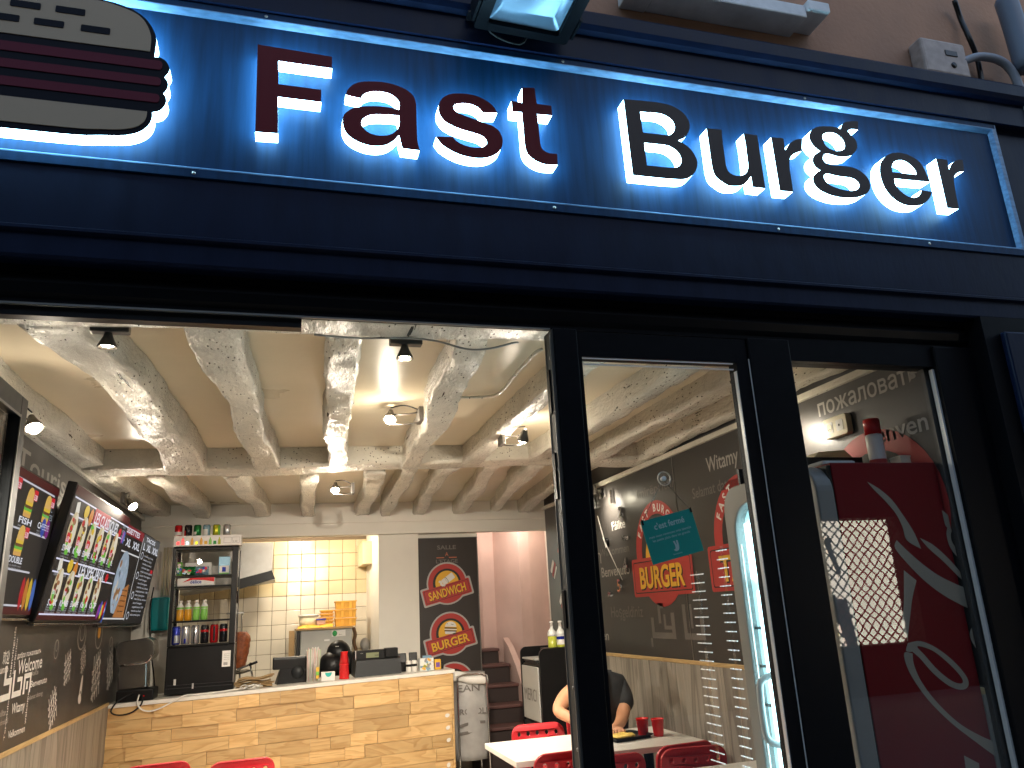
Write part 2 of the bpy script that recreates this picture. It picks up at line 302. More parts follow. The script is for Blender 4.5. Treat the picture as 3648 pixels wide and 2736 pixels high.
class MB:
    def __init__(s, m=None): s.v = []; s.f = []; s.fm = []; s.ms = []; s.cur = 0; s.sm = []; s.smooth = False; s.mat(m) if m else None
    def mat(s, m):
        if m not in s.ms: s.ms.append(m)
        s.cur = s.ms.index(m); return s
    def add(s, vs, fs):
        b = len(s.v); s.v += [Vector(q) for q in vs]
        for f in fs: s.f.append([i + b for i in f]); s.fm.append(s.cur); s.sm.append(s.smooth)
        return s
    def box(s, p0, p1, bev=0., M=None):
        if bev:
            bm = bmesh.new(); bmesh.ops.create_cube(bm, size=1)
            c = [(p0[i] + p1[i]) / 2 for i in range(3)]; d = [abs(p1[i] - p0[i]) for i in range(3)]
            for q in bm.verts: q.co = Vector([q.co[i] * d[i] + c[i] for i in range(3)])
            bmesh.ops.bevel(bm, geom=bm.edges[:], offset=min(bev, min(d) * .45), segments=2, profile=.5, affect='EDGES')
            bm.verts.index_update(); vs = [q.co.copy() for q in bm.verts]; fs = [[x.index for x in f.verts] for f in bm.faces]; bm.free()
        else:
            (x0, y0, z0), (x1, y1, z1) = [min(a, b) for a, b in zip(p0, p1)], [max(a, b) for a, b in zip(p0, p1)]
            vs = [(x0, y0, z0), (x1, y0, z0), (x1, y1, z0), (x0, y1, z0), (x0, y0, z1), (x1, y0, z1), (x1, y1, z1), (x0, y1, z1)]
            fs = [(3, 2, 1, 0), (4, 5, 6, 7), (0, 1, 5, 4), (1, 2, 6, 5), (2, 3, 7, 6), (3, 0, 4, 7)]
        if M: vs = [M @ Vector(q) for q in vs]
        return s.add(vs, fs)
    def fbox(s, fr, a0, b0, w0, a1, b1, w1, bev=0.):
        n0 = len(s.v); s.box((a0, b0, w0), (a1, b1, w1), bev)
        for i in range(n0, len(s.v)): q = s.v[i]; s.v[i] = fr.p(q.x, q.y, q.z)
        return s
    def poly(s, fr, pts, w=0.): return s.add([fr.p(a, b, w) for a, b in pts], [tuple(range(len(pts)))])
    def quad(s, *ps): return s.add(ps, [(0, 1, 2, 3)])
    def prism(s, fr, loops, w0, w1, side=None, bevel=0.):
        if loops and not isinstance(loops[0][0], (tuple, list)): loops = [loops]
        vs, fs = fill_mesh(loops, w1 - w0, bevel)
        return s.add([fr.p(a, b, w0 + w) for a, b, w in vs], fs)
    def flat(s, fr, loops, w):
        if not isinstance(loops[0][0], (tuple, list)): loops = [loops]
        cu, fs = fill_mesh(loops, 0.)
        return s.add([fr.p(a, b, w) for a, b, _ in cu], fs)
    def text(s, fr, t, a, b, h=None, width=None, w=.002, bold=0., depth=0., align='l', spacing=1., shear=0.):
        vs, fs = text_mesh(t, bold, depth, spacing)
        if not vs: return s
        x0 = min(q[0] for q in vs); x1 = max(q[0] for q in vs)
        sy = (h or .1) / .73
        sx = width / (x1 - x0) if width else sy
        if not h: sy = sx
        off = {'l': 0, 'c': -.5, 'r': -1}[align] * (x1 - x0) * sx
        return s.add([fr.p(a + off + (q[0] - x0) * sx + q[1] * sy * shear, b + q[1] * sy, w + q[2]) for q in vs], fs)
    def ring(s, c, n, r, k, up=None):
        n = Vector(n).normalized(); t = Vector(up) if up else (Vector((0, 0, 1)) if abs(n.z) < .9 else Vector((1, 0, 0)))
        a = n.cross(t).normalized(); b = n.cross(a)
        return [Vector(c) + a * r * math.cos(2 * math.pi * i / k) + b * r * math.sin(2 * math.pi * i / k) for i in range(k)]
    def loft(s, rings, cap=True):
        k = len(rings[0]); vs = [q for r in rings for q in r]; fs = []
        for j in range(len(rings) - 1):
            for i in range(k): fs.append((j * k + i, j * k + (i + 1) % k, (j + 1) * k + (i + 1) % k, (j + 1) * k + i))
        if cap: fs += [tuple(range(k))[::-1], tuple((len(rings) - 1) * k + i for i in range(k))]
        return s.add(vs, fs)
    def lathe(s, base, prof, k=16, axis=(0, 0, 1), cap=True):
        ax = Vector(axis).normalized()
        o = s.smooth; s.smooth = True
        s.loft([s.ring(Vector(base) + ax * z, ax, max(r, 1e-4), k) for r, z in prof], cap); s.smooth = o; return s
    def cyl(s, p0, p1, r0, r1=None, k=12):
        r1 = r0 if r1 is None else r1; d = Vector(p1) - Vector(p0)
        o = s.smooth; s.smooth = True; s.loft([s.ring(p0, d, r0, k), s.ring(p1, d, r1, k)]); s.smooth = o; return s
    def tube(s, pts, r, k=8, sub=4):
        P = [Vector(p) for p in pts]
        if sub > 1 and len(P) > 2:
            Q = []
            for i in range(len(P) - 1):
                p0 = P[max(i - 1, 0)]; p1 = P[i]; p2 = P[i + 1]; p3 = P[min(i + 2, len(P) - 1)]
                for j in range(sub):
                    t = j / sub; Q.append(.5 * ((2 * p1) + (p2 - p0) * t + (2 * p0 - 5 * p1 + 4 * p2 - p3) * t * t + (3 * p1 - p0 - 3 * p2 + p3) * t ** 3))
            P = Q + [P[-1]]
        rings = []; up = None
        for i, p in enumerate(P):
            d = (P[min(i + 1, len(P) - 1)] - P[max(i - 1, 0)]).normalized()
            if up is None: up = Vector((0, 0, 1)) if abs(d.z) < .9 else Vector((1, 0, 0))
            a = d.cross(up).normalized(); b = a.cross(d); up = b
            rings.append([p + a * r * math.cos(2 * math.pi * q / k) + b * r * math.sin(2 * math.pi * q / k) for q in range(k)])
        o = s.smooth; s.smooth = True; s.loft(rings); s.smooth = o; return s
    def ball(s, c, rx, ry=None, rz=None, k=14, M=None):
        ry = ry or rx; rz = rz or rx; rings = []
        m = max(6, k // 2)
        for j in range(m + 1):
            t = math.pi * j / m; r = max(math.sin(t), .01)
            rings.append([Vector((rx * r * math.cos(2 * math.pi * i / k), ry * r * math.sin(2 * math.pi * i / k), -rz * math.cos(t))) for i in range(k)])
        rings = [[Vector(c) + (M @ q if M else q) for q in r] for r in rings]
        o = s.smooth; s.smooth = True; s.loft(rings); s.smooth = o; return s
    def build(s, name, parent=None, base=None):
        me = bpy.data.meshes.new(name); o = bpy.data.objects.new(name, me); C.objects.link(o)
        if parent: off = parent['_o'] if '_o' in parent else (0, 0, 0); off = Vector(off)
        else:
            if base is None:
                lo = [min(q[i] for q in s.v) for i in range(3)]; hi = [max(q[i] for q in s.v) for i in range(3)]
                base = ((lo[0] + hi[0]) / 2, (lo[1] + hi[1]) / 2, lo[2])
            off = Vector(base); o.location = off
        o['_o'] = tuple(off)
        me.from_pydata([q - off for q in s.v], [], s.f)
        for m in s.ms: me.materials.append(m)
        me.polygons.foreach_set('material_index', s.fm); me.polygons.foreach_set('use_smooth', s.sm)
        me.update()
        if parent: o.parent = parent
        return o

def tag(o, label=None, cat=None, group=None, kind=None):
    if label: o['label'] = label
    if cat: o['category'] = cat
    if group: o['group'] = group
    if kind: o['kind'] = kind
    return o
def thing(name, label, cat, loc, group=None):
    o = bpy.data.objects.new(name, None); C.objects.link(o); o.location = loc; o['_o'] = tuple(loc); o.empty_display_size = .1
    return tag(o, label, cat, group)
def struct(o): o['kind'] = 'structure'; return o
def dup(o, loc, rotz=None, label=None):
    """a copy of a thing with copies of its parts and sub-parts, sharing meshes"""
    r = o.copy(); C.objects.link(r); r.location = loc
    if rotz is not None: r.rotation_euler = (0, 0, rotz)
    if label: r['label'] = label
    for ch in list(o.children):
        c = ch.copy(); C.objects.link(c); c.parent = r
        for g in list(ch.children): d = g.copy(); C.objects.link(d); d.parent = c
    return r
def lamp(p, power, target=None, col=(1, .88, .72), ang=130, r=.03, kind='SPOT', blend=.7):
    d = bpy.data.lights.new('lamp_light', kind); d.energy = power; d.color = col; d.shadow_soft_size = r
    if kind == 'SPOT': d.spot_size = R(ang); d.spot_blend = blend
    o = bpy.data.objects.new('lamp_light', d); C.objects.link(o); o.location = p
    if target is not None: o.rotation_euler = (Vector(target) - Vector(p)).to_track_quat('-Z', 'Y').to_euler()
    return o

# ================================================================ the setting
XL, XR, ZC = -1.25, 2.55, 2.66
o = MB(pave).box((-12, -14, -.3), (12, .06, 0)).build('pavement'); struct(o)
o = MB(floor_mat).box((-1.6, .06, -.3), (3.2, 8, .004)).build('floor'); struct(o)
o = MB(ceil_mat).box((-1.6, .1, ZC), (3.2, 8, ZC + .12)).build('ceiling'); struct(o)
# the wall with the menu screens: dark covering above, grey wood panels below, wooden trims
wl = MB(dark_wall).box((XL - .15, -.0, 0), (XL, 5.6, ZC)).build('wall_left'); struct(wl)
y = .1
while y < 4.9:
    w = random.uniform(.17, .23); x1 = min(y + w, 4.66)
    if x1 - y > .03: MB(grey_wood).box((XL, y + .0015, 0), (XL + .010 + random.uniform(0, .002), x1 - .0015, 1.0)).build('plank', wl)
    y = y + w
MB(trim_wood).box((XL, .1, 1.0), (XL + .016, 4.66, 1.024), .004).build('trim', wl)
MB(beam_paint).box((XL, .1, 2.515), (XL + .03, 5.6, 2.555), .006).build('cornice', wl)
wr = MB(dark_wall).box((XR, .1, 0), (XR + .15, 5.12, ZC)).build('wall_right'); struct(wr)
y = .12
while y < 5.1:
    w = random.uniform(.2, .27); x1 = min(y + w, 5.12)
    if x1 - y > .03: MB(grey_wood).box((XR, y + .0015, 0), (XR - .010 - random.uniform(0, .002), x1 - .0015, 1.15)).build('plank', wr)
    y = y + w
MB(trim_wood).box((XR - .016, .12, 1.15), (XR, 5.12, 1.175), .004).build('trim', wr)
MB(beam_paint).box((XR - .03, .12, 2.49), (XR, 5.12, 2.525), .006).build('cornice', wr)
MB(dark_steel).box((XR - .003, 2.345, 1.175), (XR, 2.35, 2.49)).build('seam', wr)

# writing on the two dark walls (flat print)
fl = facing_right(XL, 0, 0); fr_ = facing_left(XR, 0, 0)
def wall_word(fr, parent, t, a, b, h, width=None, m=pale_print, ang=0, bold=.01, name='lettering'):
    MB(m).text(fr.sub(a, b, ang, .002), t, 0, 0, h, width, 0, bold).build(name, parent)
for t, a, b, h, w, m, ang in (
    ('Welcome', 2.275, 1.367, .07, .43, white_print, .03), ('Benvenuto', 2.53, 1.287, .034, .31, white_print, .02), ('\u0434\u043e\u0431\u0440\u043e \u043f\u043e\u0436\u0430\u043b\u043e\u0432\u0430\u0442\u044c', 2.243, 1.443, .026, .415, white_print, .03),
    ('kal\u014ds', 2.53, 1.345, .028, .12, pale_print, .02), ('Selamat datang', 2.50, 1.225, .024, .28, pale_print, .02), ('Witamy', 2.25, 1.185, .05, .215, white_print, .0),
    ('bienvinguda', 2.172, 1.362, .027, .235, white_print, 1.57), ('Imir\u00ebpritur', 2.215, 1.375, .018, .17, white_print, 1.57), ('Velkommen', 2.24, 1.075, .035, .27, white_print, .0), ('welcome', 2.515, 1.11, .026, .16, white_print, 1.57),
    ('\u6b22\u8fce', 2.02, 1.43, .05, .1, white_print, .0), ('unto', 2.0, 1.385, .035, .12, white_print, .02), ('Failte', 2.04, 1.19, .03, .12, pale_print, .0), ('Dobrodosli', 2.06, 1.15, .025, .15, pale_print, .0), ('Tervetuloa', 2.19, 1.075, .02, .2, white_print, 1.57)):
    wall_word(fl, wl, t, a, b, h, w, m, ang, .012)
b = MB(white_print)   # the large angular letters in the middle of the word cloud
f = fl.sub(2.03, 1.255, .02, .002)
for q in (rect(0, 0, .17, .03), rect(.14, .03, .17, .1), rect(.05, .07, .14, .1), rect(.05, .1, .08, .16), rect(.19, 0, .215, .13), rect(.215, 0, .34, .028), rect(.32, .028, .345, .09), rect(.26, .07, .32, .092), rect(.37, 0, .4, .1), rect(.4, .075, .5, .1), rect(.475, 0, .5, .075), rect(.42, .02, .45, .06)):
    b.poly(f, q)
b.build('lettering', wl)
b = MB(pale_print).text(fl.sub(1.86, 2.33, 0, .002), 'Touriste', 0, 0, .13, 1.25, 0, .01).build('lettering', wl)
# chalk-like hash words and sketched dishes
def hash_mark(y, z, s, ang):
    b = MB(white_print)
    for k in range(4):
        f = fl.sub(y, z, ang + random.uniform(-.1, .1), .002); d = (k - 1.5) * s * .3
        b.text(f, ['fast', 'fresh', 'food', 'burger'][k], -s * .7 + d * .3, d - s * .1, s * .2, s * 1.35, 0, .01)
        f2 = fl.sub(y, z, ang + 1.35, .003); b.poly(f2, rect(-s * .8, d - s * .03, s * .8, d + s * .03))
    b.build('lettering', wl)
for y, z, s, ang in ((3.29, 1.35, .12, .5), (4.16, 1.25, .2, .45), (3.7, 1.38, .1, .75), (3.03, 1.14, .13, .8), (4.65, 1.27, .17, .7)): hash_mark(y, z, s, ang)
def sketch(y, z, ra, rb, inner):
    b = MB(pale_print); b.flat(fl.sub(y, z, 0, .002), [ellipse(0, 0, ra, rb), ellipse(0, 0, ra * .86, rb * .9)], 0)
    if inner: b.flat(fl.sub(y, z, 0, .0025), [ellipse(0, .02, ra * .6, rb * .6), ellipse(0, .02, ra * .48, rb * .52)], 0)
    else: b.mat(orange_mat).flat(fl.sub(y, z, 0, .0025), [ellipse(0, .02, ra * .4, rb * .5, 8)], 0)
    b.build('drawing', wl)
sketch(3.6, 1.53, .12, .09, True); sketch(4.13, 1.53, .12, .1, False); sketch(2.98, 1.465, .05, .055, True); sketch(4.6, 1.45, .07, .06, True)
b = MB(white_print)
f = fl.sub(3.71, 1.19, 1.35, .002)
b.flat(f, [ellipse(0, 0, .09, .03), ellipse(-.02, 0, .012, .012, 8)], 0).flat(f, [ellipse(-.06, .0, .03, .045)], .0005).build('drawing', wl)
for t, a, b_, h, w, m in (   # a runs towards the street on this wall: a = -y
    ('Ho\u015fgeldiniz', -3.622, 1.445, .085, .59, grey_print), ('Benvenuto', -3.754, 1.762, .08, .56, pale_print), ('Witamy', -1.905, 2.305, .095, .365, pale_print), ('\u043f\u043e\u0436\u0430\u043b\u043e\u0432\u0430\u0442\u044c', -.785, 2.385, .085, .655, pale_print),
    ('Benven', -.5, 2.17, .085, .37, pale_print), ('Selamat datang', -2.12, 2.17, .07, .55, grey_print), ('Imir\u00ebpritur', -2.95, 2.29, .07, .62, grey_print), ('F\u00e1ilte', -3.46, 2.11, .07, .26, pale_print), ('Willkommen', -3.75, 1.925, .065, .58, grey_print), ('Velkommen', -4.4, 1.27, .075, .69, pale_print), ('\u05d1\u05e8\u05d5\u05da', -3.98, 1.9, .075, .24, pale_print), ('Welcome', -4.6, 1.43, .08, .6, grey_print), ('el', -4.15, 1.98, .22, .25, white_print)):
    wall_word(fr_, wr, t, a, b_, h, w, m, 0, .012)
b = MB(grey_print); f = fr_.sub(-2.91, 1.3, 0, .002)
for q in (rect(0, 0, .36, .04), rect(0, .04, .045, .14), rect(.31, .04, .36, .17), rect(.2, .06, .31, .085), rect(.2, .085, .23, .16), rect(.12, .1, .16, .235), rect(.16, .2, .21, .235), rect(-.03, -.06, .0, .0), rect(.48, 0, .75, .04), rect(.48, .04, .525, .22), rect(.7, .04, .75, .14), rect(.58, .07, .61, .22)):
    b.poly(f, q)
b.build('lettering', wr)

def badge(fr, s, word, parent, ang=0., edge=True, filling='burger'):
    """round emblem with a banner across; s = ring radius"""
    f = fr.sub(0, 0, 0, .002); b = MB()
    bb = fr.sub(0, -.42 * s, ang, .002)
    ban = rrect(-1.27 * s, -.38 * s, 1.27 * s, .38 * s, .06 * s)
    if edge:
        b.mat(badge_edge).flat(f, ellipse(0, 0, 1.08 * s, 1.08 * s, 36), 0); b.flat(bb, rrect(-1.36 * s, -.47 * s, 1.36 * s, .47 * s, .08 * s), .0004)
    b.mat(badge_red).flat(f, ellipse(0, 0, s, s, 36), .0008)
    b.mat(badge_black).flat(f, ellipse(0, 0, .75 * s, .75 * s, 32), .0012)
    b.mat(yellow).flat(f, ellipse(0, .02 * s, .62 * s, .62 * s, 32, R(-20), R(200)), .0016)
    b.mat(badge_red).flat(bb, ban, .0022)
    b.mat(badge_black).flat(bb, [rrect(-1.2 * s, -.32 * s, 1.2 * s, .32 * s, .05 * s), rrect(-1.18 * s, -.3 * s, 1.18 * s, .3 * s, .05 * s)], .0026)
    b.mat(badge_black).text(bb, word, .02 * s, -.23 * s, .42 * s, 2.0 * s, .003, .03, 0, 'c')
    b.mat(yellow).text(bb, word, 0, -.2 * s, .42 * s, 2.0 * s, .0036, .028, 0, 'c')
    if filling == 'burger':
        g = f.sub(.02 * s, .33 * s, -.08, .0022); b.mat(white_print)
        b.flat(g, [(-.3 * s, 0)] + ellipse(0, 0, .3 * s, .26 * s, 12, math.pi, 0)[1:], .0)
        for k in range(3): b.mat([badge_black, white_print, badge_black][k]).flat(g, rrect(-.32 * s, (-.09 - .07 * k) * s, .32 * s, (-.035 - .07 * k) * s, .02 * s), .0003)
        b.mat(white_print).flat(g, rrect(-.28 * s, -.36 * s, .28 * s, -.21 * s, .05 * s), .0)
        b.mat(badge_black)
        for k in range(7): b.flat(g, ellipse(random.uniform(-.2, .2) * s, random.uniform(.05, .17) * s, .02 * s, .012 * s, 6), .0005)
    if filling == 'wrap':
        g = f.sub(0, .18 * s, .6, .0022); b.mat(white_print).flat(g, rrect(-.28 * s, -.16 * s, .42 * s, .16 * s, .05 * s), 0)
        b.mat(badge_black).flat(g, [ellipse(-.02 * s, 0, .05 * s, .17 * s, 12), ellipse(-.025 * s, 0, .035 * s, .15 * s, 12)], .0004)
        b.mat(white_print)
        for k in range(6): b.flat(g, ellipse(-.3 * s + random.uniform(-.08, .05) * s, (-.15 + .06 * k) * s, .07 * s, .055 * s, 7), .0003 + .0001 * k)
    return b.build('emblem', parent)
def arc_word(b, fr, t, r, h, a0, a1, w):
    n = len(t)
    for i, ch in enumerate(t):
        if ch == ' ': continue
        a = a0 + (a1 - a0) * i / (n - 1)
        b.text(fr.sub(r * math.cos(a), r * math.sin(a), a - math.pi / 2), ch, 0, 0, h, None, w, .03, 0, 'c')
for cyy, word in ((2.68, 'BURGER'), (1.55, 'TACOS'), (.47, None)):
    f = fr_.sub(-cyy, 1.875, 0, .002); b = MB()
    b.mat(badge_red).flat(f, ellipse(0, 0, .365, .365, 40), 0); b.mat(badge_black).flat(f, ellipse(0, 0, .272, .272, 36), .0005)
    b.mat(yellow).flat(f, ellipse(0, -.06, .215, .25, 30, R(-10), R(190)), .001)
    if word is None: b.build('emblem', wr); continue
    bb = f.sub(0, -.155, 0, .001)
    b.mat(badge_red).flat(bb, rrect(-.46, -.135, .46, .135, .02), .0006)
    b.mat(badge_black).flat(bb, [rrect(-.435, -.112, .435, .112, .015), rrect(-.428, -.105, .428, .105, .015)], .001)
    b.mat(badge_black).text(bb, word, .012, -.085, .15, .68, .0014, .03, 0, 'c'); b.mat(yellow).text(bb, word, 0, -.075, .15, .68, .0018, .028, 0, 'c')
    b.mat(white_print); arc_word(b, f, 'FAST BURGER', .29, .055, R(152), R(28), .001)
    b.build('emblem', wr)
b = MB(badge_red)   # small red words and burger marks near the back of the wall
for (yy, zz, t) in ((4.75, 2.02, 'Fast'), (4.55, 1.72, 'Fast'), (4.35, 1.5, 'Fast')):
    b.text(fr_.sub(-yy, zz, 1.0, .002), t, 0, 0, .07, .22, 0, .02)
b.mat(white_print)
for (yy, zz) in ((4.95, 1.9), (4.75, 1.6), (4.55, 1.38)):
    f = fr_.sub(-yy, zz, .9, .002); b.mat(white_print).flat(f, rrect(-.07, .02, .07, .07, .02), 0); b.flat(f, rrect(-.07, -.07, .07, -.04, .012), 0)
    b.mat(badge_red).flat(f, rrect(-.08, -.03, .08, -.012, .008), 0); b.flat(f, rrect(-.08, -.006, .08, .012, .008), 0)
b.build('lettering', wr)

# ---------------------------------------------------------------- ceiling timbers
def timber(name, p0, p1, w, h, seed, rough=.012, kink=.03, n=40, m=beam_paint, struct_=True, z_top=None, ends=None, k=20):
    """hand-hewn log: section a rounded box whose size, sides and lower edge wander along its length"""
    rnd = random.Random(seed); p0 = Vector(p0); p1 = Vector(p1); d = (p1 - p0); L = d.length; d.normalize(); a = d.cross(Vector((0, 0, 1))).normalized()
    ph = [rnd.uniform(0, 6.28) for _ in range(8)]; rings = []
    jit = [[rnd.uniform(-1, 1) for _ in range(k)] for _ in range(n + 1)]
    for i in range(n + 1):
        t = i / n; s = t * L
        ww = w * (1 + .07 * math.sin(2.1 * s + ph[0]) + .03 * math.sin(6.3 * s + ph[1])); hh = h * (1 + .08 * math.sin(1.7 * s + ph[2]) + .04 * math.sin(5.1 * s + ph[3]))
        off = kink * (math.sin(1.6 * s + ph[4]) + .3 * math.sin(5.7 * s + ph[5])); nick = kink * max(0, math.sin(2.3 * s + ph[6])) ** 3
        ring = []
        for j in range(k):
            u = 2 * math.pi * (j + .5) / k; c, sn = math.cos(u), math.sin(u)
            x = math.copysign(abs(c) ** .28, c) * ww / 2; zz = math.copysign(abs(sn) ** .28, sn) * .5 - .5
            e = rough * (.6 * jit[i][j] + .4 * jit[max(i - 1, 0)][j])
            if c < 0 and sn < .2: x -= nick
            q = p0 + d * s + a * (x + off + e * c) + Vector((0, 0, zz * hh + (e * sn if sn < 0 else 0) - (nick * .5 if sn < -.5 and c < 0 else 0)))
            ring.append(q)
        rings.append(ring)
    b = MB(m); b.smooth = True; b.loft(rings); o = b.build(name)
    return struct(o) if struct_ else o
T = ZC + .02
joists = [((-1.19, .28, T), (-1.17, 3.0, T), .13, .145), ((-.745, .28, T), (-.545, 3.02, T), .2, .16), ((-.285, .28, T), (-.07, 2.98, T), .155, .15), ((.185, .28, T), (.365, 2.95, T), .125, .145), ((.675, .28, T), (.85, 2.9, T), .13, .15),
          ((1.25, .28, T), (1.26, 2.86, T), .12, .145), ((1.76, .28, T), (1.70, 2.83, T), .12, .14), ((2.15, .28, T), (2.15, 2.8, T), .12, .14), ((2.5, .28, T), (2.5, 2.76, T), .09, .14)]
for i, (p, q, w, h) in enumerate(joists): timber('ceiling_joist', p, q, w, h, 11 + i, .010, .026 if i in (1, 2, 4) else .014)
back = [((-1.15, 3.2, T), (-1.1, 5.65, T), .16, .14), ((-.787, 3.2, T), (-.726, 5.65, T), .13, .15), ((-.32, 3.2, T), (-.17, 5.65, T), .12, .15), ((.16, 3.2, T), (.27, 5.65, T), .12, .15), ((.62, 3.1, T), (.8, 5.65, T), .13, .15), ((.86, 3.1, T), (1.03, 5.65, T), .11, .15),
        ((1.16, 3.0, T), (1.34, 5.65, T), .11, .14), ((1.46, 2.98, T), (1.78, 5.65, T), .11, .14), ((1.78, 2.95, T), (2.15, 5.65, T), .11, .14), ((2.2, 2.95, T), (2.45, 5.65, T), .11, .14)]
for i, (p, q, w, h) in enumerate(back): timber('ceiling_joist', p, q, w, h, 41 + i, .010, .02, 20)
timber('front_beam', (-1.25, .205, T), (2.55, .205, T), .2, .155, 71, .006, .004, 40)
timber('cross_beam', (-1.27, 3.13, T), (2.57, 2.79, T), .27, .15, 72, .005, .008, 40)
b = MB(white_wall).box((-1.45, 5.6, 2.345), (3.1, 5.74, ZC)); b.box((-1.45, 5.575, 2.46), (3.1, 5.6, ZC), .006); lin = struct(b.build('back_lintel'))

# ---------------------------------------------------------------- kitchen behind the counter
kw = MB(grout).box((-1.45, 6.9, 0), (1.2, 7.05, ZC)).build('kitchen_wall'); struct(kw)
for m_, rows in ((tile_y, range(0, 4)), (tile_c, range(4, 11))):
    src = MB(m_).box((-.0735, -.008, -.0735), (.0735, 0, .0735), .004).build('tile', kw); used = False
    for v in src.data.vertices: v.co += Vector(kw['_o'])
    for r in rows:
        for c_ in range(-9, 7):
            t = src.copy() if used else src
            if used: C.objects.link(t); t.parent = kw
            used = True
            t.location = Vector((.0015 + .151 * c_, 6.899, 2.345 - .1505 * r)) - Vector(kw['_o']); t.rotation_euler = (random.uniform(-.008, .008), 0, random.uniform(-.006, .006))
o = MB(white_wall).box((.95, 5.7, 0), (1.355, 6.89, ZC), .004).build('pillar'); struct(o)
o = MB(tile_y).box((.85, 6.3, 2.1), (.949, 6.88, 2.34), .004).build('kitchen_soffit'); struct(o)
o = MB(white_wall).box((-1.45, 5.75, 0), (-1.44, 6.9, ZC)).build('kitchen_side_wall'); struct(o)
# stairwell
o = MB(white_wall).box((2.95, 5.12, 0), (3.05, 7.4, ZC)); o.box((XR + .15, 5.1, 0), (3.05, 5.12, ZC)); struct(o.build('stairwell_wall'))
b = MB(pink_wall); b.smooth = True   # the curved pink wall that follows the winding flight
pts = [(2.0, 6.35), (2.2, 6.45), (2.36, 6.5), (2.47, 6.3), (2.56, 6.15), (2.7, 6.2), (2.95, 6.35)]
for (a, c_) in zip(pts, pts[1:]): b.quad((a[0], a[1], 0), (c_[0], c_[1], 0), (c_[0], c_[1], ZC), (a[0], a[1], ZC))
o = b.build('stair_wall'); struct(o)
st = thing('staircase', 'dark brown winding staircase between pink walls behind the counter end', 'staircase', (2.2, 5.6, 0))
steps = [(1.98, 2.36, 5.35, .48), (2.03, 2.42, 5.6, .645), (2.06, 2.41, 5.85, .815), (2.1, 2.36, 6.05, 1.0), (2.1, 2.3, 6.25, 1.15)]
for i, (x0, x1, yy, z) in enumerate(steps):
    b = MB(stair_mat).box((x0 - .1, yy, z - .19), (x1, 6.6, z - .03)); b.build('step', st)
    MB(stair_nose).box((x0 - .1, yy - .025, z - .03), (x1 + .01, 6.6, z), .008).build('tread', st)
for k, (z, yy) in enumerate(((.31, 5.1), (.15, 4.9))):
    MB(stair_mat).box((1.86 - .0, yy, z - .15), (2.34, 6.4 - .3 * k, z)).build('step', st)
b = MB(pink_wall); f = Frame((2.43, 5.45, 0), (0, 1, 0))
b.smooth = False
b.prism(Frame((2.42, 5.2, 0), (0, 1, 0)), [(0, 0), (1.15, 0), (1.15, 1.25), (.95, 1.16), (.7, .98), (.5, .78), (.3, .55), (.1, .2)], -.03, .03).build('stringer', st)

# ================================================================ shop front (one building) and its lit sign
sf = thing('shop_facade', 'dark navy shop front under a tan rendered wall, with door and window', 'building', (1.2, .06, 0))
def hstrip(m, prof, x0, x1):
    """(y, z) section pulled along x"""
    b = MB(m); n = len(prof)
    vs = [(x0, p[0], p[1]) for p in prof] + [(x1, p[0], p[1]) for p in prof]
    fs = [(i, (i + 1) % n, n + (i + 1) % n, n + i) for i in range(n)] + [tuple(range(n))[::-1], tuple(range(n, 2 * n))]
    return b.add(vs, fs)
X0, X1 = -3.2, 5.2
MB(render_wall).box((X0, .05, 3.8), (X1, .4, 6.2)).build('wall', sf)
MB(navy).box((X0, .012, 2.63), (X1, .098, 3.8)).build('fascia', sf)
hstrip(navy, [(.012, 3.815), (-.06, 3.805), (-.07, 3.79), (-.07, 3.735), (-.055, 3.718), (-.03, 3.714), (-.03, 3.60), (.012, 3.60)], X0, X1).build('cornice', sf)
hstrip(navy, [(.012, 2.925), (-.012, 2.925), (-.012, 2.722), (-.022, 2.716), (-.022, 2.706), (-.006, 2.70), (-.006, 2.63), (.0, 2.622), (.012, 2.622)], X0, X1).build('lower_fascia', sf)
MB(black_alu).box((X0, .075, 2.505), (X1, .098, 2.63)).build('head_frame', sf)
hstrip(black_alu, [(.075, 2.605), (.058, 2.59), (.05, 2.565), (.058, 2.535), (.075, 2.52)], X0, X1).build('roller_cover', sf)
MB(alu).box((-1.02, .064, 2.4985), (.9, .074, 2.5045)).build('edge_strip', sf)
MB(black_pl).box((-1.02, .08, 2.468), (.045, .12, 2.5)).build('track', sf)
MB(black_alu).box((X0, .0, 0), (-1.02, .3, 2.505)).build('pier', sf)
for x0, x1, yy in ((.91, 1.0, .06), (1.70, 1.885, .06), (2.575, 2.78, .05)):
    MB(black_alu).box((x0, yy, .05), (x1, .16, 2.505), .004).build('mullion', sf)
MB(black_alu).box((2.78, -.02, 0), (X1, .3, 2.622)).build('pier', sf)
MB(navy).box((2.86, -.05, 0), (2.99, -.02, 2.55), .008).build('pilaster', sf)
MB(black_alu).box((1.0, .06, 0), (1.70, .13, .25)).build('door_rail', sf)
# jamb edge of the folding front: bare aluminium with hinge blocks
MB(jamb_alu).box((.903, .066, .05), (.9095, .142, 2.5)).build('jamb', sf)
for z, h in ((2.36, .16), (2.06, .16), (1.6, .12)):
    MB(black_alu).box((.897, .098, z - h), (.9028, .124, z), .002).build('hinge', sf)
for z in (2.4, 2.2, 2.0, 1.85, 1.3, 1.12):
    b = MB(alu).cyl((.9035, .088, z), (.9, .088, z), .006, k=8); b.build('screw', sf)
for i, yy in enumerate((.072, .132)):
    MB(alu).box((.8998, yy, .05), (.9028, yy + .004, 2.48)).build('gasket', sf)
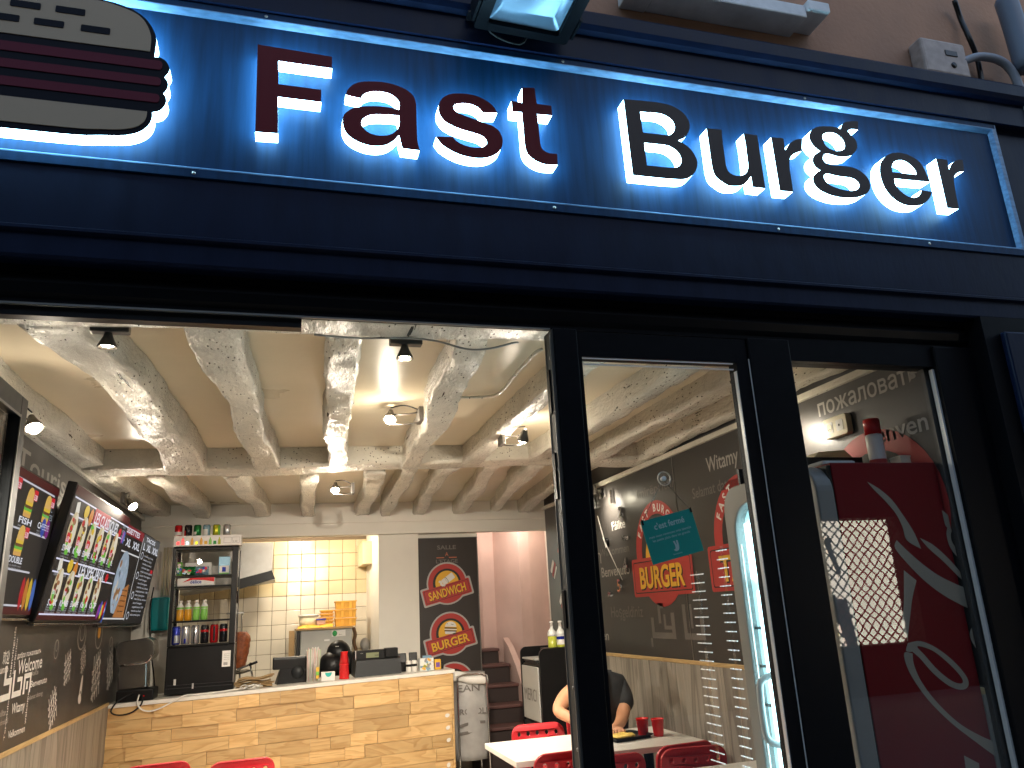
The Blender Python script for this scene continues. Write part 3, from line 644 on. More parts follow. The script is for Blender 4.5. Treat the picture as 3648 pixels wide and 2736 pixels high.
# door leaf
dr = MB(black_alu).box((1.004, .07, 2.405), (1.696, .125, 2.5)).build('door', sf)
b = MB(black_alu).box((1.004, .07, .25), (1.016, .125, 2.405)); b.box((1.645, .07, .25), (1.696, .125, 2.405)); b.build('stile', dr)
MB(door_glass).box((1.016, .092, .25), (1.645, .098, 2.405)).build('pane', dr)
for z in (2.398, 2.375): MB(bead).box((1.012, .0725, z), (1.63, .0765, z + .0045)).build('bead', dr)
for x in (1.6405,): MB(bead).box((x, .072, .25), (x + .0028, .09, 2.372)).build('bead', dr)
MB(bead).box((1.6965, .0655, .25), (1.6995, .0685, 2.42)).build('gasket', dr)
MB(bead).box((1.012, .1, .25), (1.0145, .122, 2.405)).build('bead', dr)
# fixed window
wd = MB(black_alu).box((1.885, .066, 2.42), (2.575, .14, 2.505)).build('window', sf)
MB(pane_mat).box((1.885, .096, .3), (2.575, .102, 2.42)).build('pane', wd)
b = MB(bead).box((2.566, .07, .3), (2.5745, .09, 2.41)); b.box((2.553, .112, .3), (2.5745, .138, 2.41)); b.box((1.8855, .104, .3), (1.8885, .138, 2.415)); b.build('bead', wd)
# folding leaf standing open to the inside
lf = MB(black_alu).box((-.94, .12, .08), (-.895, .18, 2.37)).build('folding_leaf', sf)
b = MB(grey_pl).box((-.94, .64, .08), (-.895, .71, 2.37), .004); b.box((-.94, .18, 2.30), (-.895, .64, 2.37), .004); b.box((-.94, .18, .08), (-.895, .64, .16)); b.build('leaf_frame', lf)
MB(pane_mat).box((-.921, .18, .16), (-.915, .64, 2.30)).build('pane', lf)
b = MB(alu).box((-.894, .633, .16), (-.891, .6395, 2.3)); b.box((-.894, .19, 2.29), (-.891, .633, 2.299)); b.build('bead', lf)
# windowsill of the floor above, with the shutter edge
sl = MB(stone_paint).box((1.42, -.08, 3.955), (2.14, .05, 4.02), .006)
sl.box((2.14, -.1, 3.985), (2.25, .05, 4.035), .006); sl.build('window_sill', sf)
MB(stone_paint).box((1.3, -.04, 3.95), (1.42, .05, 4.0), .006).build('sill_end', sf)
MB(render_wall).box((1.38, -.05, 4.036), (2.26, .05, 4.6)).build('shutter', sf)
# ---------------------------------------------------------------- the sign
sg = thing('shop_sign', 'backlit navy sign with burger logo and the words Fast Burger in lit letters', 'sign', (1.1, 0, 2.92))
MB(navy_panel).box((-2.4, 0, 2.972), (3.1, .011, 3.557)).build('panel', sg)
hstrip(navy_panel, [(.011, 2.926), (-.02, 2.926), (-.02, 2.955), (.011, 2.955)], -2.4, 3.13).build('frame_strip', sg)
hstrip(sign_edge, [(.011, 2.9552), (-.0205, 2.9552), (-.0205, 2.959), (-.0, 2.9735), (.011, 2.9735)], -2.4, 3.13).build('frame_edge', sg)
hstrip(sign_edge, [(.011, 3.552), (-.0, 3.552), (-.0205, 3.567), (-.0205, 3.5708), (.011, 3.5708)], -2.4, 3.13).build('frame_edge', sg)
hstrip(navy_panel, [(.011, 3.571), (-.02, 3.571), (-.02, 3.594), (.011, 3.594)], -2.4, 3.13).build('frame_strip', sg)
b = MB(sign_edge).add([(3.1, -.002, 2.973), (3.1, -.002, 3.556), (3.113, -.02, 3.571), (3.113, -.02, 2.955), (3.135, -.02, 2.926), (3.135, -.02, 3.594), (3.135, .011, 2.926), (3.135, .011, 3.594)], [(0, 3, 2, 1), (3, 4, 5, 2), (4, 6, 7, 5)])
b.build('frame_strip', sg)
b = MB(dark_steel)
for x, z in ((-.3, 2.94), (.92, 2.94), (1.86, 2.94), (-.1, 3.582), (1.0, 3.582), (2.1, 3.582), (2.6, 2.94)): b.cyl((x, -.0215, z), (x, -.0198, z), .006, k=8)
b.build('screws', sg)
sf_ = facing_street(0, 0, 0)
def letter(ch, loops, face):
    L = [smooth_loop(lp) for lp in loops]
    b = MB(letter_side); b.prism(sf_, L, .003, .0575); o = b.build('letter', sg)
    o['label'] = 'lit letter %s' % ch
    MB(face).prism(sf_, L, .0575, .061).build('letter_face', o)
def XZ(*pts):   # (x, y, z) or (x, y, z, 1) -> outline points
    return [(p[0], p[2]) + tuple(p[3:]) for p in pts]
letter('F', [[(-0.1223, 3.4283, 1), (0.1236, 3.4209, 1), (0.1241, 3.375, 1), (-0.0533, 3.3753, 1), (-0.0506, 3.2826, 1), (0.0889, 3.2816, 1), (0.0896, 3.2346, 1), (-0.0508, 3.2341, 1), (-0.0468, 3.094, 1), (-0.1179, 3.0906, 1)]], letter_red)
letter('a', [[(0.1706, 3.2759, 1), (0.1779, 3.2967), (0.1937, 3.3169), (0.2172, 3.332), (0.2451, 3.3398), (0.2798, 3.3446), (0.3147, 3.345), (0.3498, 3.3389), (0.3805, 3.3269), (0.4024, 3.3083), (0.412, 3.2866), (0.4144, 3.2588), (0.4143, 3.2079), (0.4151, 3.1576), (0.4165, 3.1204), (0.4229, 3.0895, 1), (0.3633, 3.0905, 1), (0.3578, 3.1127), (0.3523, 3.1405, 1), (0.3342, 3.117), (0.3126, 3.0995), (0.287, 3.09), (0.2574, 3.0874), (0.228, 3.0921), (0.1987, 3.1041), (0.1757, 3.1229), (0.1641, 3.1481), (0.1613, 3.1722), (0.1649, 3.1924), (0.1794, 3.2119), (0.2004, 3.2274), (0.228, 3.2364), (0.26, 3.2424), (0.2922, 3.2459), (0.3247, 3.2456), (0.3536, 3.2417, 1), (0.3554, 3.2654), (0.3513, 3.28), (0.3361, 3.2956), (0.3144, 3.3051), (0.2883, 3.3067), (0.2623, 3.3034), (0.2408, 3.2938), (0.229, 3.2818), (0.2226, 3.2688, 1)], [(0.3538, 3.219, 1), (0.3244, 3.2178), (0.292, 3.2152), (0.262, 3.2101), (0.2407, 3.1996), (0.228, 3.1853), (0.2248, 3.1688), (0.2301, 3.1535), (0.2448, 3.1383), (0.266, 3.1301), (0.2915, 3.1291), (0.3172, 3.1358), (0.3367, 3.1495), (0.3499, 3.1688), (0.3545, 3.1919)]], letter_red)
letter('s', [[(0.7105, 3.2816, 1), (0.6558, 3.2748, 1), (0.6462, 3.2886), (0.6289, 3.299), (0.6063, 3.3043), (0.5784, 3.3021), (0.5581, 3.2957), (0.5497, 3.283), (0.5523, 3.2692), (0.5669, 3.2586), (0.5941, 3.2497), (0.629, 3.2405), (0.6615, 3.2308), (0.6892, 3.2233), (0.7114, 3.2065), (0.7229, 3.1825), (0.7244, 3.1601), (0.7165, 3.131), (0.6964, 3.1089), (0.6679, 3.0929), (0.6351, 3.0852), (0.5978, 3.0856), (0.5636, 3.0923), (0.5321, 3.1048), (0.5034, 3.123), (0.4893, 3.1404), (0.4827, 3.1511, 1), (0.5424, 3.1579, 1), (0.5531, 3.1446), (0.5724, 3.1333), (0.5994, 3.1258), (0.6293, 3.126), (0.6521, 3.1325), (0.6641, 3.1466), (0.6647, 3.1607), (0.6552, 3.1735), (0.6367, 3.1822), (0.6068, 3.188), (0.5746, 3.1949), (0.5402, 3.2055), (0.5136, 3.2214), (0.4982, 3.2444), (0.494, 3.2692), (0.4996, 3.2955), (0.5164, 3.3194), (0.5419, 3.3347), (0.5723, 3.3414), (0.6078, 3.3434), (0.6432, 3.3378), (0.6759, 3.3233), (0.6981, 3.3035)]], letter_red)
letter('t', [[(0.8121, 3.4038, 1), (0.8605, 3.4096, 1), (0.865, 3.3413, 1), (0.9219, 3.3414, 1), (0.9223, 3.301, 1), (0.8641, 3.2985, 1), (0.8659, 3.2448), (0.867, 3.2017), (0.8677, 3.1731), (0.873, 3.1538), (0.8867, 3.1413), (0.9048, 3.1373), (0.9301, 3.1382, 1), (0.9295, 3.0941, 1), (0.8989, 3.0904), (0.8702, 3.0925), (0.8448, 3.1021), (0.8249, 3.1166), (0.813, 3.1348), (0.8087, 3.1569), (0.8075, 3.1938), (0.8065, 3.2424), (0.8051, 3.2979, 1), (0.769, 3.2956, 1), (0.7676, 3.34, 1), (0.8082, 3.3372, 1)]], letter_red)
letter('B', [[(1.223, 3.4153, 1), (1.3135, 3.4207), (1.3744, 3.422), (1.425, 3.4169), (1.4608, 3.4006), (1.4854, 3.3772), (1.497, 3.3466), (1.4911, 3.3138), (1.4697, 3.2809), (1.4349, 3.2612, 1), (1.4559, 3.2527), (1.4839, 3.2318), (1.5023, 3.2028), (1.5085, 3.1723), (1.5013, 3.1438), (1.4865, 3.1215), (1.4637, 3.1018), (1.4356, 3.0918), (1.3952, 3.0889), (1.3356, 3.0871), (1.2277, 3.0864, 1)], [(1.2869, 3.37, 1), (1.335, 3.3727), (1.3756, 3.374), (1.4082, 3.3626), (1.4263, 3.3439), (1.4302, 3.3196), (1.4187, 3.2951), (1.3983, 3.2801), (1.3711, 3.2782), (1.2887, 3.2769, 1)], [(1.2895, 3.2328, 1), (1.3393, 3.2341), (1.386, 3.2339), (1.415, 3.223), (1.4344, 3.203), (1.4414, 3.1779), (1.4336, 3.1563), (1.4185, 3.1425), (1.3977, 3.1367), (1.3543, 3.1349), (1.2901, 3.134, 1)]], letter_dark)
letter('u', [[(1.5717, 3.3337, 1), (1.6373, 3.3373, 1), (1.635, 3.2725), (1.6346, 3.2087), (1.6347, 3.1736), (1.6417, 3.15), (1.6574, 3.1379), (1.6814, 3.1344), (1.7072, 3.1419), (1.7257, 3.1581), (1.7364, 3.1858), (1.739, 3.2323), (1.7402, 3.2862), (1.7384, 3.3329, 1), (1.8001, 3.3332, 1), (1.7995, 3.2398), (1.7989, 3.0928, 1), (1.742, 3.0928, 1), (1.7419, 3.1413, 1), (1.7247, 3.1177), (1.7004, 3.0976), (1.6711, 3.0891), (1.6327, 3.0883), (1.6038, 3.104), (1.5822, 3.1222), (1.5739, 3.1489), (1.5718, 3.1835), (1.5719, 3.2466)]], letter_dark)
letter('r', [[(1.866, 3.3328, 1), (1.9224, 3.3357, 1), (1.9227, 3.2788, 1), (1.9481, 3.3128), (1.9796, 3.3355), (2.0154, 3.3449, 1), (2.0024, 3.2866, 1), (1.9657, 3.2705), (1.9423, 3.2485), (1.9305, 3.2129), (1.9276, 3.1523), (1.926, 3.0912, 1), (1.8655, 3.0898, 1)]], letter_dark)
letter('g', [[(2.3157, 3.47, 1), (2.3093, 3.4298, 1), (2.2705, 3.4265), (2.2528, 3.4129, 1), (2.2667, 3.3937), (2.2836, 3.3745), (2.2858, 3.349), (2.2784, 3.3281), (2.2574, 3.3056), (2.2401, 3.2935), (2.212, 3.2858), (2.1823, 3.2835), (2.1538, 3.287), (2.1312, 3.2898), (2.1128, 3.2847), (2.1012, 3.2693), (2.1023, 3.2528), (2.1158, 3.2406), (2.1381, 3.2369), (2.1674, 3.2385), (2.2027, 3.2399), (2.2376, 3.2385), (2.2681, 3.2296), (2.2939, 3.2116), (2.3087, 3.191), (2.3123, 3.1664), (2.3059, 3.1436), (2.2865, 3.1222), (2.2568, 3.1067), (2.2196, 3.0959), (2.1782, 3.0916), (2.1324, 3.0921), (2.0886, 3.1009), (2.0548, 3.1161), (2.0373, 3.1358), (2.0328, 3.1569), (2.0394, 3.1767), (2.055, 3.1921), (2.0778, 3.2071, 1), (2.0598, 3.2173), (2.049, 3.2353), (2.0492, 3.2546), (2.0608, 3.2754), (2.0759, 3.287), (2.0937, 3.2976, 1), (2.0722, 3.313), (2.0564, 3.3361), (2.053, 3.3609), (2.0626, 3.3848), (2.0837, 3.4047), (2.1122, 3.4171), (2.1513, 3.4231), (2.1869, 3.4246), (2.2183, 3.4188, 1), (2.2286, 3.4404), (2.2466, 3.4559), (2.2722, 3.4639), (2.2973, 3.4689)], [(2.1183, 3.3583), (2.1197, 3.3727), (2.1276, 3.3837), (2.1454, 3.3926), (2.1696, 3.3964), (2.1923, 3.3924), (2.2103, 3.3791), (2.2219, 3.3635), (2.2238, 3.3438), (2.2172, 3.326), (2.2034, 3.3157), (2.1816, 3.3096), (2.1584, 3.31), (2.1368, 3.3185), (2.1223, 3.3335)], [(2.0881, 3.1714), (2.0902, 3.1826), (2.1006, 3.192), (2.1182, 3.194), (2.1463, 3.1904), (2.1807, 3.1889), (2.2155, 3.1887), (2.238, 3.1844), (2.2522, 3.1749), (2.2579, 3.1604), (2.2516, 3.1445), (2.2361, 3.1332), (2.2084, 3.1261), (2.1794, 3.1257), (2.1458, 3.1302), (2.1134, 3.1402), (2.0959, 3.1532)]], letter_dark)
letter('e', [[(2.6317, 3.2149, 1), (2.6243, 3.243), (2.6175, 3.2738), (2.6019, 3.3037), (2.5753, 3.3244), (2.5439, 3.3364), (2.5081, 3.3412), (2.4761, 3.3372), (2.4425, 3.325), (2.4161, 3.3073), (2.3936, 3.2811), (2.3826, 3.2564), (2.377, 3.2247), (2.3786, 3.189), (2.3879, 3.1568), (2.4039, 3.1306), (2.429, 3.1079), (2.4587, 3.0932), (2.4935, 3.0879), (2.5305, 3.0909), (2.5572, 3.097), (2.5868, 3.1141), (2.6124, 3.1374), (2.6311, 3.1666, 1), (2.5762, 3.1692, 1), (2.5681, 3.1533), (2.5501, 3.1372), (2.5253, 3.1277), (2.4955, 3.1314), (2.4709, 3.1454), (2.453, 3.164), (2.4436, 3.1835), (2.4441, 3.2098, 1)], [(2.4413, 3.24, 1), (2.4453, 3.2639), (2.4554, 3.2833), (2.4726, 3.2972), (2.4968, 3.3047), (2.5219, 3.3033), (2.5421, 3.2925), (2.5583, 3.2773), (2.5676, 3.2627), (2.5703, 3.2441, 1), (2.5073, 3.2412)]], letter_dark)
letter('r', [[(2.6969, 3.3367, 1), (2.7542, 3.337, 1), (2.7533, 3.2845, 1), (2.7702, 3.3134), (2.7933, 3.3337), (2.817, 3.3447), (2.8424, 3.3478, 1), (2.8362, 3.291, 1), (2.8066, 3.2827), (2.7854, 3.2696), (2.7697, 3.2491), (2.762, 3.2084), (2.7583, 3.1554), (2.7575, 3.0993, 1), (2.6952, 3.0969, 1), (2.6963, 3.2196)]], letter_dark)
# burger logo: layered boards with a glowing rim
MX = -.86   # mirror line of the bun
def mirror(pts): return [(2 * MX - p[0],) + tuple(p[1:]) for p in reversed(pts)]
out = [(-0.7159, 3.5174), (-0.6635, 3.5191), (-0.602, 3.5153), (-0.5556, 3.5083), (-0.5139, 3.4949), (-0.4824, 3.4757), (-0.4587, 3.4496), (-0.4429, 3.4203), (-0.4348, 3.3896), (-0.4348, 3.3613), (-0.4363, 3.324, 1), (-0.4215, 3.3255), (-0.4031, 3.3157), (-0.3908, 3.295), (-0.3897, 3.2777), (-0.4017, 3.2532, 1), (-0.3913, 3.2393), (-0.3889, 3.2224), (-0.3945, 3.2044), (-0.4018, 3.1923, 1), (-0.393, 3.1807), (-0.3906, 3.164), (-0.3972, 3.1427), (-0.4096, 3.1274), (-0.429, 3.1195, 1), (-0.4278, 3.1013), (-0.4351, 3.0737), (-0.452, 3.0515), (-0.4769, 3.035), (-0.5097, 3.0247), (-0.568, 3.0179), (-0.6677, 3.0093)]
lg = MB(letter_side).prism(sf_, smooth_loop(out + mirror(out)), .003, .0575).build('burger_logo', sg)
MB(logo_black).prism(sf_, smooth_loop(out + mirror(out)), .0575, .061).build('logo_face', lg)
t = [(-0.7146, 3.5034), (-0.6626, 3.5085), (-0.5986, 3.507), (-0.5548, 3.4977), (-0.5046, 3.4804), (-0.4755, 3.4554), (-0.4564, 3.4178), (-0.45, 3.3834), (-0.4511, 3.3415, 1), (-0.6213, 3.3388)]
MB(logo_cream).prism(sf_, smooth_loop(t + mirror(t)), .061, .064).build('bun_top', lg)
t = [(-0.6777, 3.1151), (-0.4434, 3.1165, 1), (-0.4446, 3.0956), (-0.4536, 3.0744), (-0.4733, 3.0568), (-0.5112, 3.0434), (-0.5696, 3.0361), (-0.6696, 3.0298)]
MB(logo_cream).prism(sf_, smooth_loop(t + mirror(t)), .061, .064).build('bun_base', lg)
for z0, z1, x in [(3.2762, 3.3099, -0.4111), (3.2161, 3.247, -0.4111), (3.1534, 3.1846, -0.4111)]:
    MB(logo_red).prism(sf_, rrect(2 * MX - x, z0, x, z1, .011), .061, .064).build('patty', lg)
for x, z in [(-0.816, 3.451), (-0.69, 3.452), (-0.869, 3.395), (-0.745, 3.395), (-0.613, 3.394)]:
    MB(logo_black).prism(sf_, rrect(x - .042, z - .012, x + .042, z + .012, .004), .064, .066).build('sesame_seed', lg)

# ---------------------------------------------------------------- the house across the street; its lit window shows as a reflection in the shop window
ob = thing('opposite_house', 'plain dark house across the street with one lit window behind a diamond grille', 'building', (5, -8.4, 0))
GX0, GX1, GZ0, GZ1, GY = 8.17, 9.78, .71, 2.66, -8.0
b = MB(mat('dusk render', (.014, .013, .013), .95, spec=.1, var=.2, vscale=2))
b.box((-16, GY - .5, 0), (GX0, GY, 8.2)); b.box((GX1, GY - .5, 0), (24, GY, 8.2)); b.box((GX0, GY - .5, 0), (GX1, GY, GZ0)); b.box((GX0, GY - .5, GZ1), (GX1, GY, 8.2)); b.build('wall', ob)
MB(mat('slate roof', (.05, .055, .06), .8)).box((-16, GY - 4, 8.2), (24, GY + .3, 8.4)).build('roof', ob)
wn = MB(glow('lit room', (1.0, .86, .68), 1.9)).box((GX0, GY - .42, GZ0), (GX1, GY - .4, GZ1)).build('window', ob)
fo = Frame((GX1, GY, GZ0), (-1, 0, 0))   # seen from the shop, so its right is towards -x
def ox(a, c_): return (GX1 - GX0 - a, c_)
b = MB(badge_red).flat(fo, [ox(.42, 0), ox(.63, 0), ox(.56, .68), ox(.46, .72), ox(.27, .72), ox(.29, .6)], -.38); b.mat(grey_pl).flat(fo, [ox(0, .36), ox(.36, .36), ox(.36, .79), ox(0, .79)], -.379); b.mat(glow('lit yellow panel', (1, .7, .12), 1.2)).flat(fo, [ox(0, .05), ox(.3, .05), ox(.3, .33), ox(0, .33)], -.378); b.mat(paper).flat(fo, [ox(.3, 1.65), ox(.42, 1.72), ox(.46, 1.4), ox(.54, 1.14), ox(.48, 1.05), ox(.37, 1.35)], -.38)
b.build('furnishing', wn)
b = MB(black_alu); pit = .166; nx, nz = int((GX1 - GX0) / pit) + 1, int((GZ1 - GZ0) / pit) + 1
for d in (0, 1):
    for i in range(-nz - 1, nx + 2):
        P = []
        for j in range(0, 2 * nz + 3):
            t = j / 2; x = GX0 + pit * (i + (t if d == 0 else nz - t)); z = GZ0 - .05 + pit * t
            if j % 2: x += .016 * (1 if (j // 2 + d) % 2 else -1)
            if GX0 - .02 <= x <= GX1 + .02 and GZ0 - .06 <= z <= GZ1 + .02: P.append((x, GY - .03 + (.008 if d else -.008), z))
        if len(P) > 1: b.tube(P, .0125, 5, 3)
b.build('grille', ob)['kind'] = 'stuff'

# ---------------------------------------------------------------- things fixed to the front
fl_ = thing('floodlight', 'black floodlight above the sign, its glass turned down and lit blue', 'floodlight', (.81, -.2, 3.6))
f = Frame((.82, -.2, 3.675), (1, .04, 0), (.12, -1, .04))
b = MB(black_alu).prism(f, [rrect(-.185, -.13, .185, .19, .012), rrect(-.14, -.095, .14, .155, .01)], -.012, .05); b.fbox(f, -.15, -.1, -.06, .15, .16, -.012, .01)
b.build('housing', fl_)
b = MB(flood_glass); L0, L1 = rrect(-.138, -.093, .138, .153, .02), rrect(-.11, -.055, .11, .12, .015)
n = len(L0); b.smooth = True; b.add([f.p(a, c_, .03) for a, c_ in L0] + [f.p(a, c_, .008) for a, c_ in L1], [(i, (i + 1) % n, n + (i + 1) % n, n + i) for i in range(n)] + [tuple(range(n, 2 * n))]); b.build('reflector', fl_)
MB(bead).fbox(f, -.02, .03, .01, .02, .07, .022, .003).build('led_chip', fl_)
b = MB(black_alu)
for s_ in (-1, 1): b.fbox(f, s_ * .19, -.1, -.03, s_ * .2, .0, .05)
b.fbox(f, -.2, -.17, -.03, .2, -.13, -.02); b.box((.78, -.08, 3.68), (.84, .0, 3.78)); b.build('bracket', fl_)
b = MB(black_pl).tube([(.66, -.12, 3.68), (.7, -.07, 3.62), (.82, -.045, 3.61), (.86, -.05, 3.68)], .005).build('cable', fl_)
eb = MB(mat('dirty plastic', (.34, .28, .25), .6, var=.3, vscale=25)).box((2.8, -.03, 3.83), (3.06, .05, 4.02), .012).build('junction_box'); tag(eb, 'old white plastic meter box fixed on tan wall above the cornice', 'junction box')
MB(black_pl).box((2.93, -.034, 3.935), (3.0, -.029, 3.965), .002).build('slot', eb); MB(black_pl).cyl((2.965, -.034, 3.885), (2.965, -.029, 3.885), .015).build('knob', eb)
b = MB(black_pl).tube([(3.110, 0.000, 4.313), (3.146, 0.020, 4.220), (3.143, 0.000, 4.096), (3.187, 0.020, 3.995), (3.175, 0.020, 3.843)], .012); tag(b.build('cable'), 'thick black cable running down the wall past the meter box', 'cable')
b = MB(mat('grey conduit', (.2, .22, .26), .6)).tube([(3.039, -0.010, 3.928), (3.138, -0.020, 3.970), (3.247, -0.030, 3.966), (3.315, -0.030, 3.921), (3.340, -0.030, 3.832), (3.355, -0.030, 3.615)], .02); tag(b.build('conduit'), 'pale grey conduit curving away from the meter box to the corner', 'pipe')
b = MB(mat('blue grey downpipe', (.1, .13, .18), .5)).tube([(3.366, -0.060, 4.311), (3.375, -0.060, 4.165), (3.380, -0.060, 3.909)], .05, 10); tag(b.build('downpipe'), 'wide blue grey downpipe at the top corner beside the black cable', 'pipe')

# ================================================================ menu screens on the west wall
SC = {}
def scr(col, s=.85):
    k = (col, s)
    if k not in SC:
        m = mat('screen colour %d' % len(SC), tuple(c * .05 for c in col), .6, spec=.1); b = m.node_tree.nodes['Principled BSDF']
        b.inputs['Emission Color'].default_value = (*col, 1); b.inputs['Emission Strength'].default_value = s * .17; SC[k] = m
    return SC[k]
bg, wht, redc, tan, brn, grn, yel, orn = (.028, .024, .022), (.8, .82, .9), (.62, .02, .03), (.72, .6, .36), (.16, .06, .025), (.16, .55, .06), (.8, .55, .05), (.7, .25, .04)
def taco(b, f, x, z, s, seed):
    r = random.Random(seed); g = Frame(f.p(x, z), f.u, f.v); g.u = f.u * 2.8; g.v = f.v * 1.12 - f.u * .12
    b.mat(scr(tan)).flat(g, ellipse(0, 0, .3 * s, s, 14), .001)
    b.mat(scr((.83, .76, .6))).flat(g, ellipse(.1 * s, .05 * s, .16 * s, .92 * s, 12), .0014)
    for k in range(9):
        c = r.choice((brn, brn, grn, yel, redc, (.4, .18, .08), grn)); t = r.uniform(-.8, .75)
        b.mat(scr(c)).flat(g, ellipse(-.07 * s + r.uniform(-.1, .12) * s, t * s, r.uniform(.06, .12) * s, r.uniform(.1, .2) * s, 7), .0018 + .0002 * k)
    b.mat(scr(grn)).flat(g, ellipse(-.05 * s, -.93 * s, .13 * s, .14 * s, 7), .004); b.flat(g, ellipse(-.16 * s, -.5 * s, .07 * s, .17 * s, 7), .0042)
def burger(b, f, x, z, s):
    s *= 1.35
    for k, (c, hh, ww) in enumerate((((.75, .42, .12), .0, 1.), (yel, .16, 1.02), (grn, .25, 1.05), (brn, .36, 1.), (yel, .48, .98), ((.8, .5, .16), .62, .95))):
        b.mat(scr(c)).flat(f.sub(x, z), rrect(-.5 * s * ww, (hh - .02) * s, .5 * s * ww, (hh + .2) * s, .07 * s), .001 + .0003 * k)
    b.mat(scr((.8, .5, .12))).flat(f.sub(x, z + .78 * s), [(-.46 * s, 0)] + ellipse(0, 0, .46 * s, .42 * s, 12, math.pi, 0)[1:], .003)
def tv(label, fr, w, h, draw, back=.05):
    """screen hung on the wall, its top leaning out"""
    base = fr.p(w / 2, 0, -.03); t = thing('menu_screen', label, 'screen', base, 'menu screens on the wall')
    MB(black_pl).fbox(fr, -.012, -.012, -back, w + .012, h + .012, -.002, .006).build('casing', t)
    MB(steel).fbox(fr, -.02, -.028, -.03, w + .02, -.0155, .006, .003).build('bottom_edge', t)
    b = MB(scr(bg)); b.poly(fr, rect(0, 0, w, h), 0.); draw(b, fr, w, h); b.build('display', t)
    b = MB(black_pl); q = fr.p(w / 2, h * .55, -back); b.box((XL + .02, q.y - .1, q.z - .1), (q.x - .0, q.y + .1, q.z + .1)); b.build('bracket', t)
    b = MB(black_pl)
    for r_ in (rect(-.011, -.011, -.001, h + .011), rect(w + .001, -.011, w + .011, h + .011), rect(-.001, h + .001, w + .001, h + .011)): b.poly(fr, r_, .001)
    return t
def draw_classics(b, f, w, h):
    for (z0, z1) in ((.93, 1.), (.0, .06)): b.mat(scr((.1, .02, .02), .6)).poly(f, rect(0, z0 * h, w, z1 * h), .0006)
    for z in (.905, .775, .44, .345, .035): b.mat(scr((.75, .75, .95), 1.)).poly(f, rect(.02, z * h, w * (1 if z > .1 else .85), (z + .012) * h), .0008)
    for z, t, col, x0 in ((.795, 'LES CLASSIQUES', wht, .36), (.36, 'LES SPECIAUX', wht, .36)):
        if z > .5: b.mat(scr((.55, .02, .05))).poly(f, rect(w * .34, z * h - .004, w * .62, z * h + .085), .001)
        b.mat(scr(wht, 1.)).text(f, t, w * x0, z * h, .068, w * .44, .0016, .02)
        b.mat(scr((.85, .83, .75))).poly(f, [(w * .07, (z - .005) * h), (w * .12, (z + .02) * h), (w * .1, (z + .1) * h), (w * .06, (z + .085) * h)], .001)
        b.mat(scr(yel)).flat(f, ellipse(w * .22, (z + .055) * h, w * .035, .038, 10), .001)
        b.mat(scr(orn)).flat(f, ellipse(w * .3, (z + .03) * h, w * .03, .05, 8), .001); b.mat(scr(redc)).flat(f, ellipse(w * .86, (z + .03) * h, w * .03, .03, 8), .001)
        b.mat(scr(wht, .5)).text(f, 'tortilla   pain   galette', w * .04, (z - .035) * h, .018, w * .27, .001)
    for i, t in enumerate(('STEAK', 'KEBAB', 'ESCALOPE', 'KEFTA', 'CORDON', 'SPECIAL')):
        x = w * (.1 + .145 * i)
        taco(b, f, x, .655 * h, .1, i); b.mat(scr(redc, 1.)).poly(f, rect(x - .085, .575 * h, x - .025, .575 * h + .05), .006); b.mat(scr(wht, 1.)).text(f, '6.50', x - .08, .58 * h, .028, .05, .0066, .02)
        b.mat(scr(wht, 1.)).text(f, t, x, .51 * h, .034, w * .115, .0016, .02, 0, 'c')
        for k in range(2): b.mat(scr(wht, .45)).text(f, 'crudites, sauce', x, (.485 - .022 * k) * h, .011, w * .1, .0014, 0, 0, 'c')
    for i, t in enumerate(('STEAK', 'KEBAB', 'ESCALOPE', 'KEFTA', 'CHEF')):
        x = w * (.13 + .155 * i)
        taco(b, f, x, .235 * h, .095, 20 + i); b.mat(scr(wht, 1.)).text(f, '7.00', x - .085, .19 * h, .024, .045, .0066, .02)
        b.mat(scr(wht, 1.)).text(f, t, x, .105 * h, .034, w * .115, .0016, .02, 0, 'c')
        for k in range(3): b.mat(scr(wht, .5)).text(f, 'frites, salade', x, (.085 - .018 * k) * h, .011, w * .12, .0014, 0, 0, 'c')
    b.mat(scr((.4, .45, .5), .7)).text(f, 'MENU\nFRITES\nBOISSON', w * .9, .88 * h, .026, w * .08, .0016, .01)
    for k, c in enumerate(((.3, .05, .35), (.1, .1, .5), (.7, .6, .05), redc)): b.mat(scr(c)).flat(f, ellipse(w * (.88 + .03 * k), (.08 + .03 * (k % 2)) * h, w * .02, .05, 8), .0016)
    for k, c in enumerate(((.4, .1, .45), (.1, .15, .5))): b.mat(scr(c)).flat(f, ellipse(w * (.94 + .03 * k), .8 * h, w * .018, .045, 8), .0016)
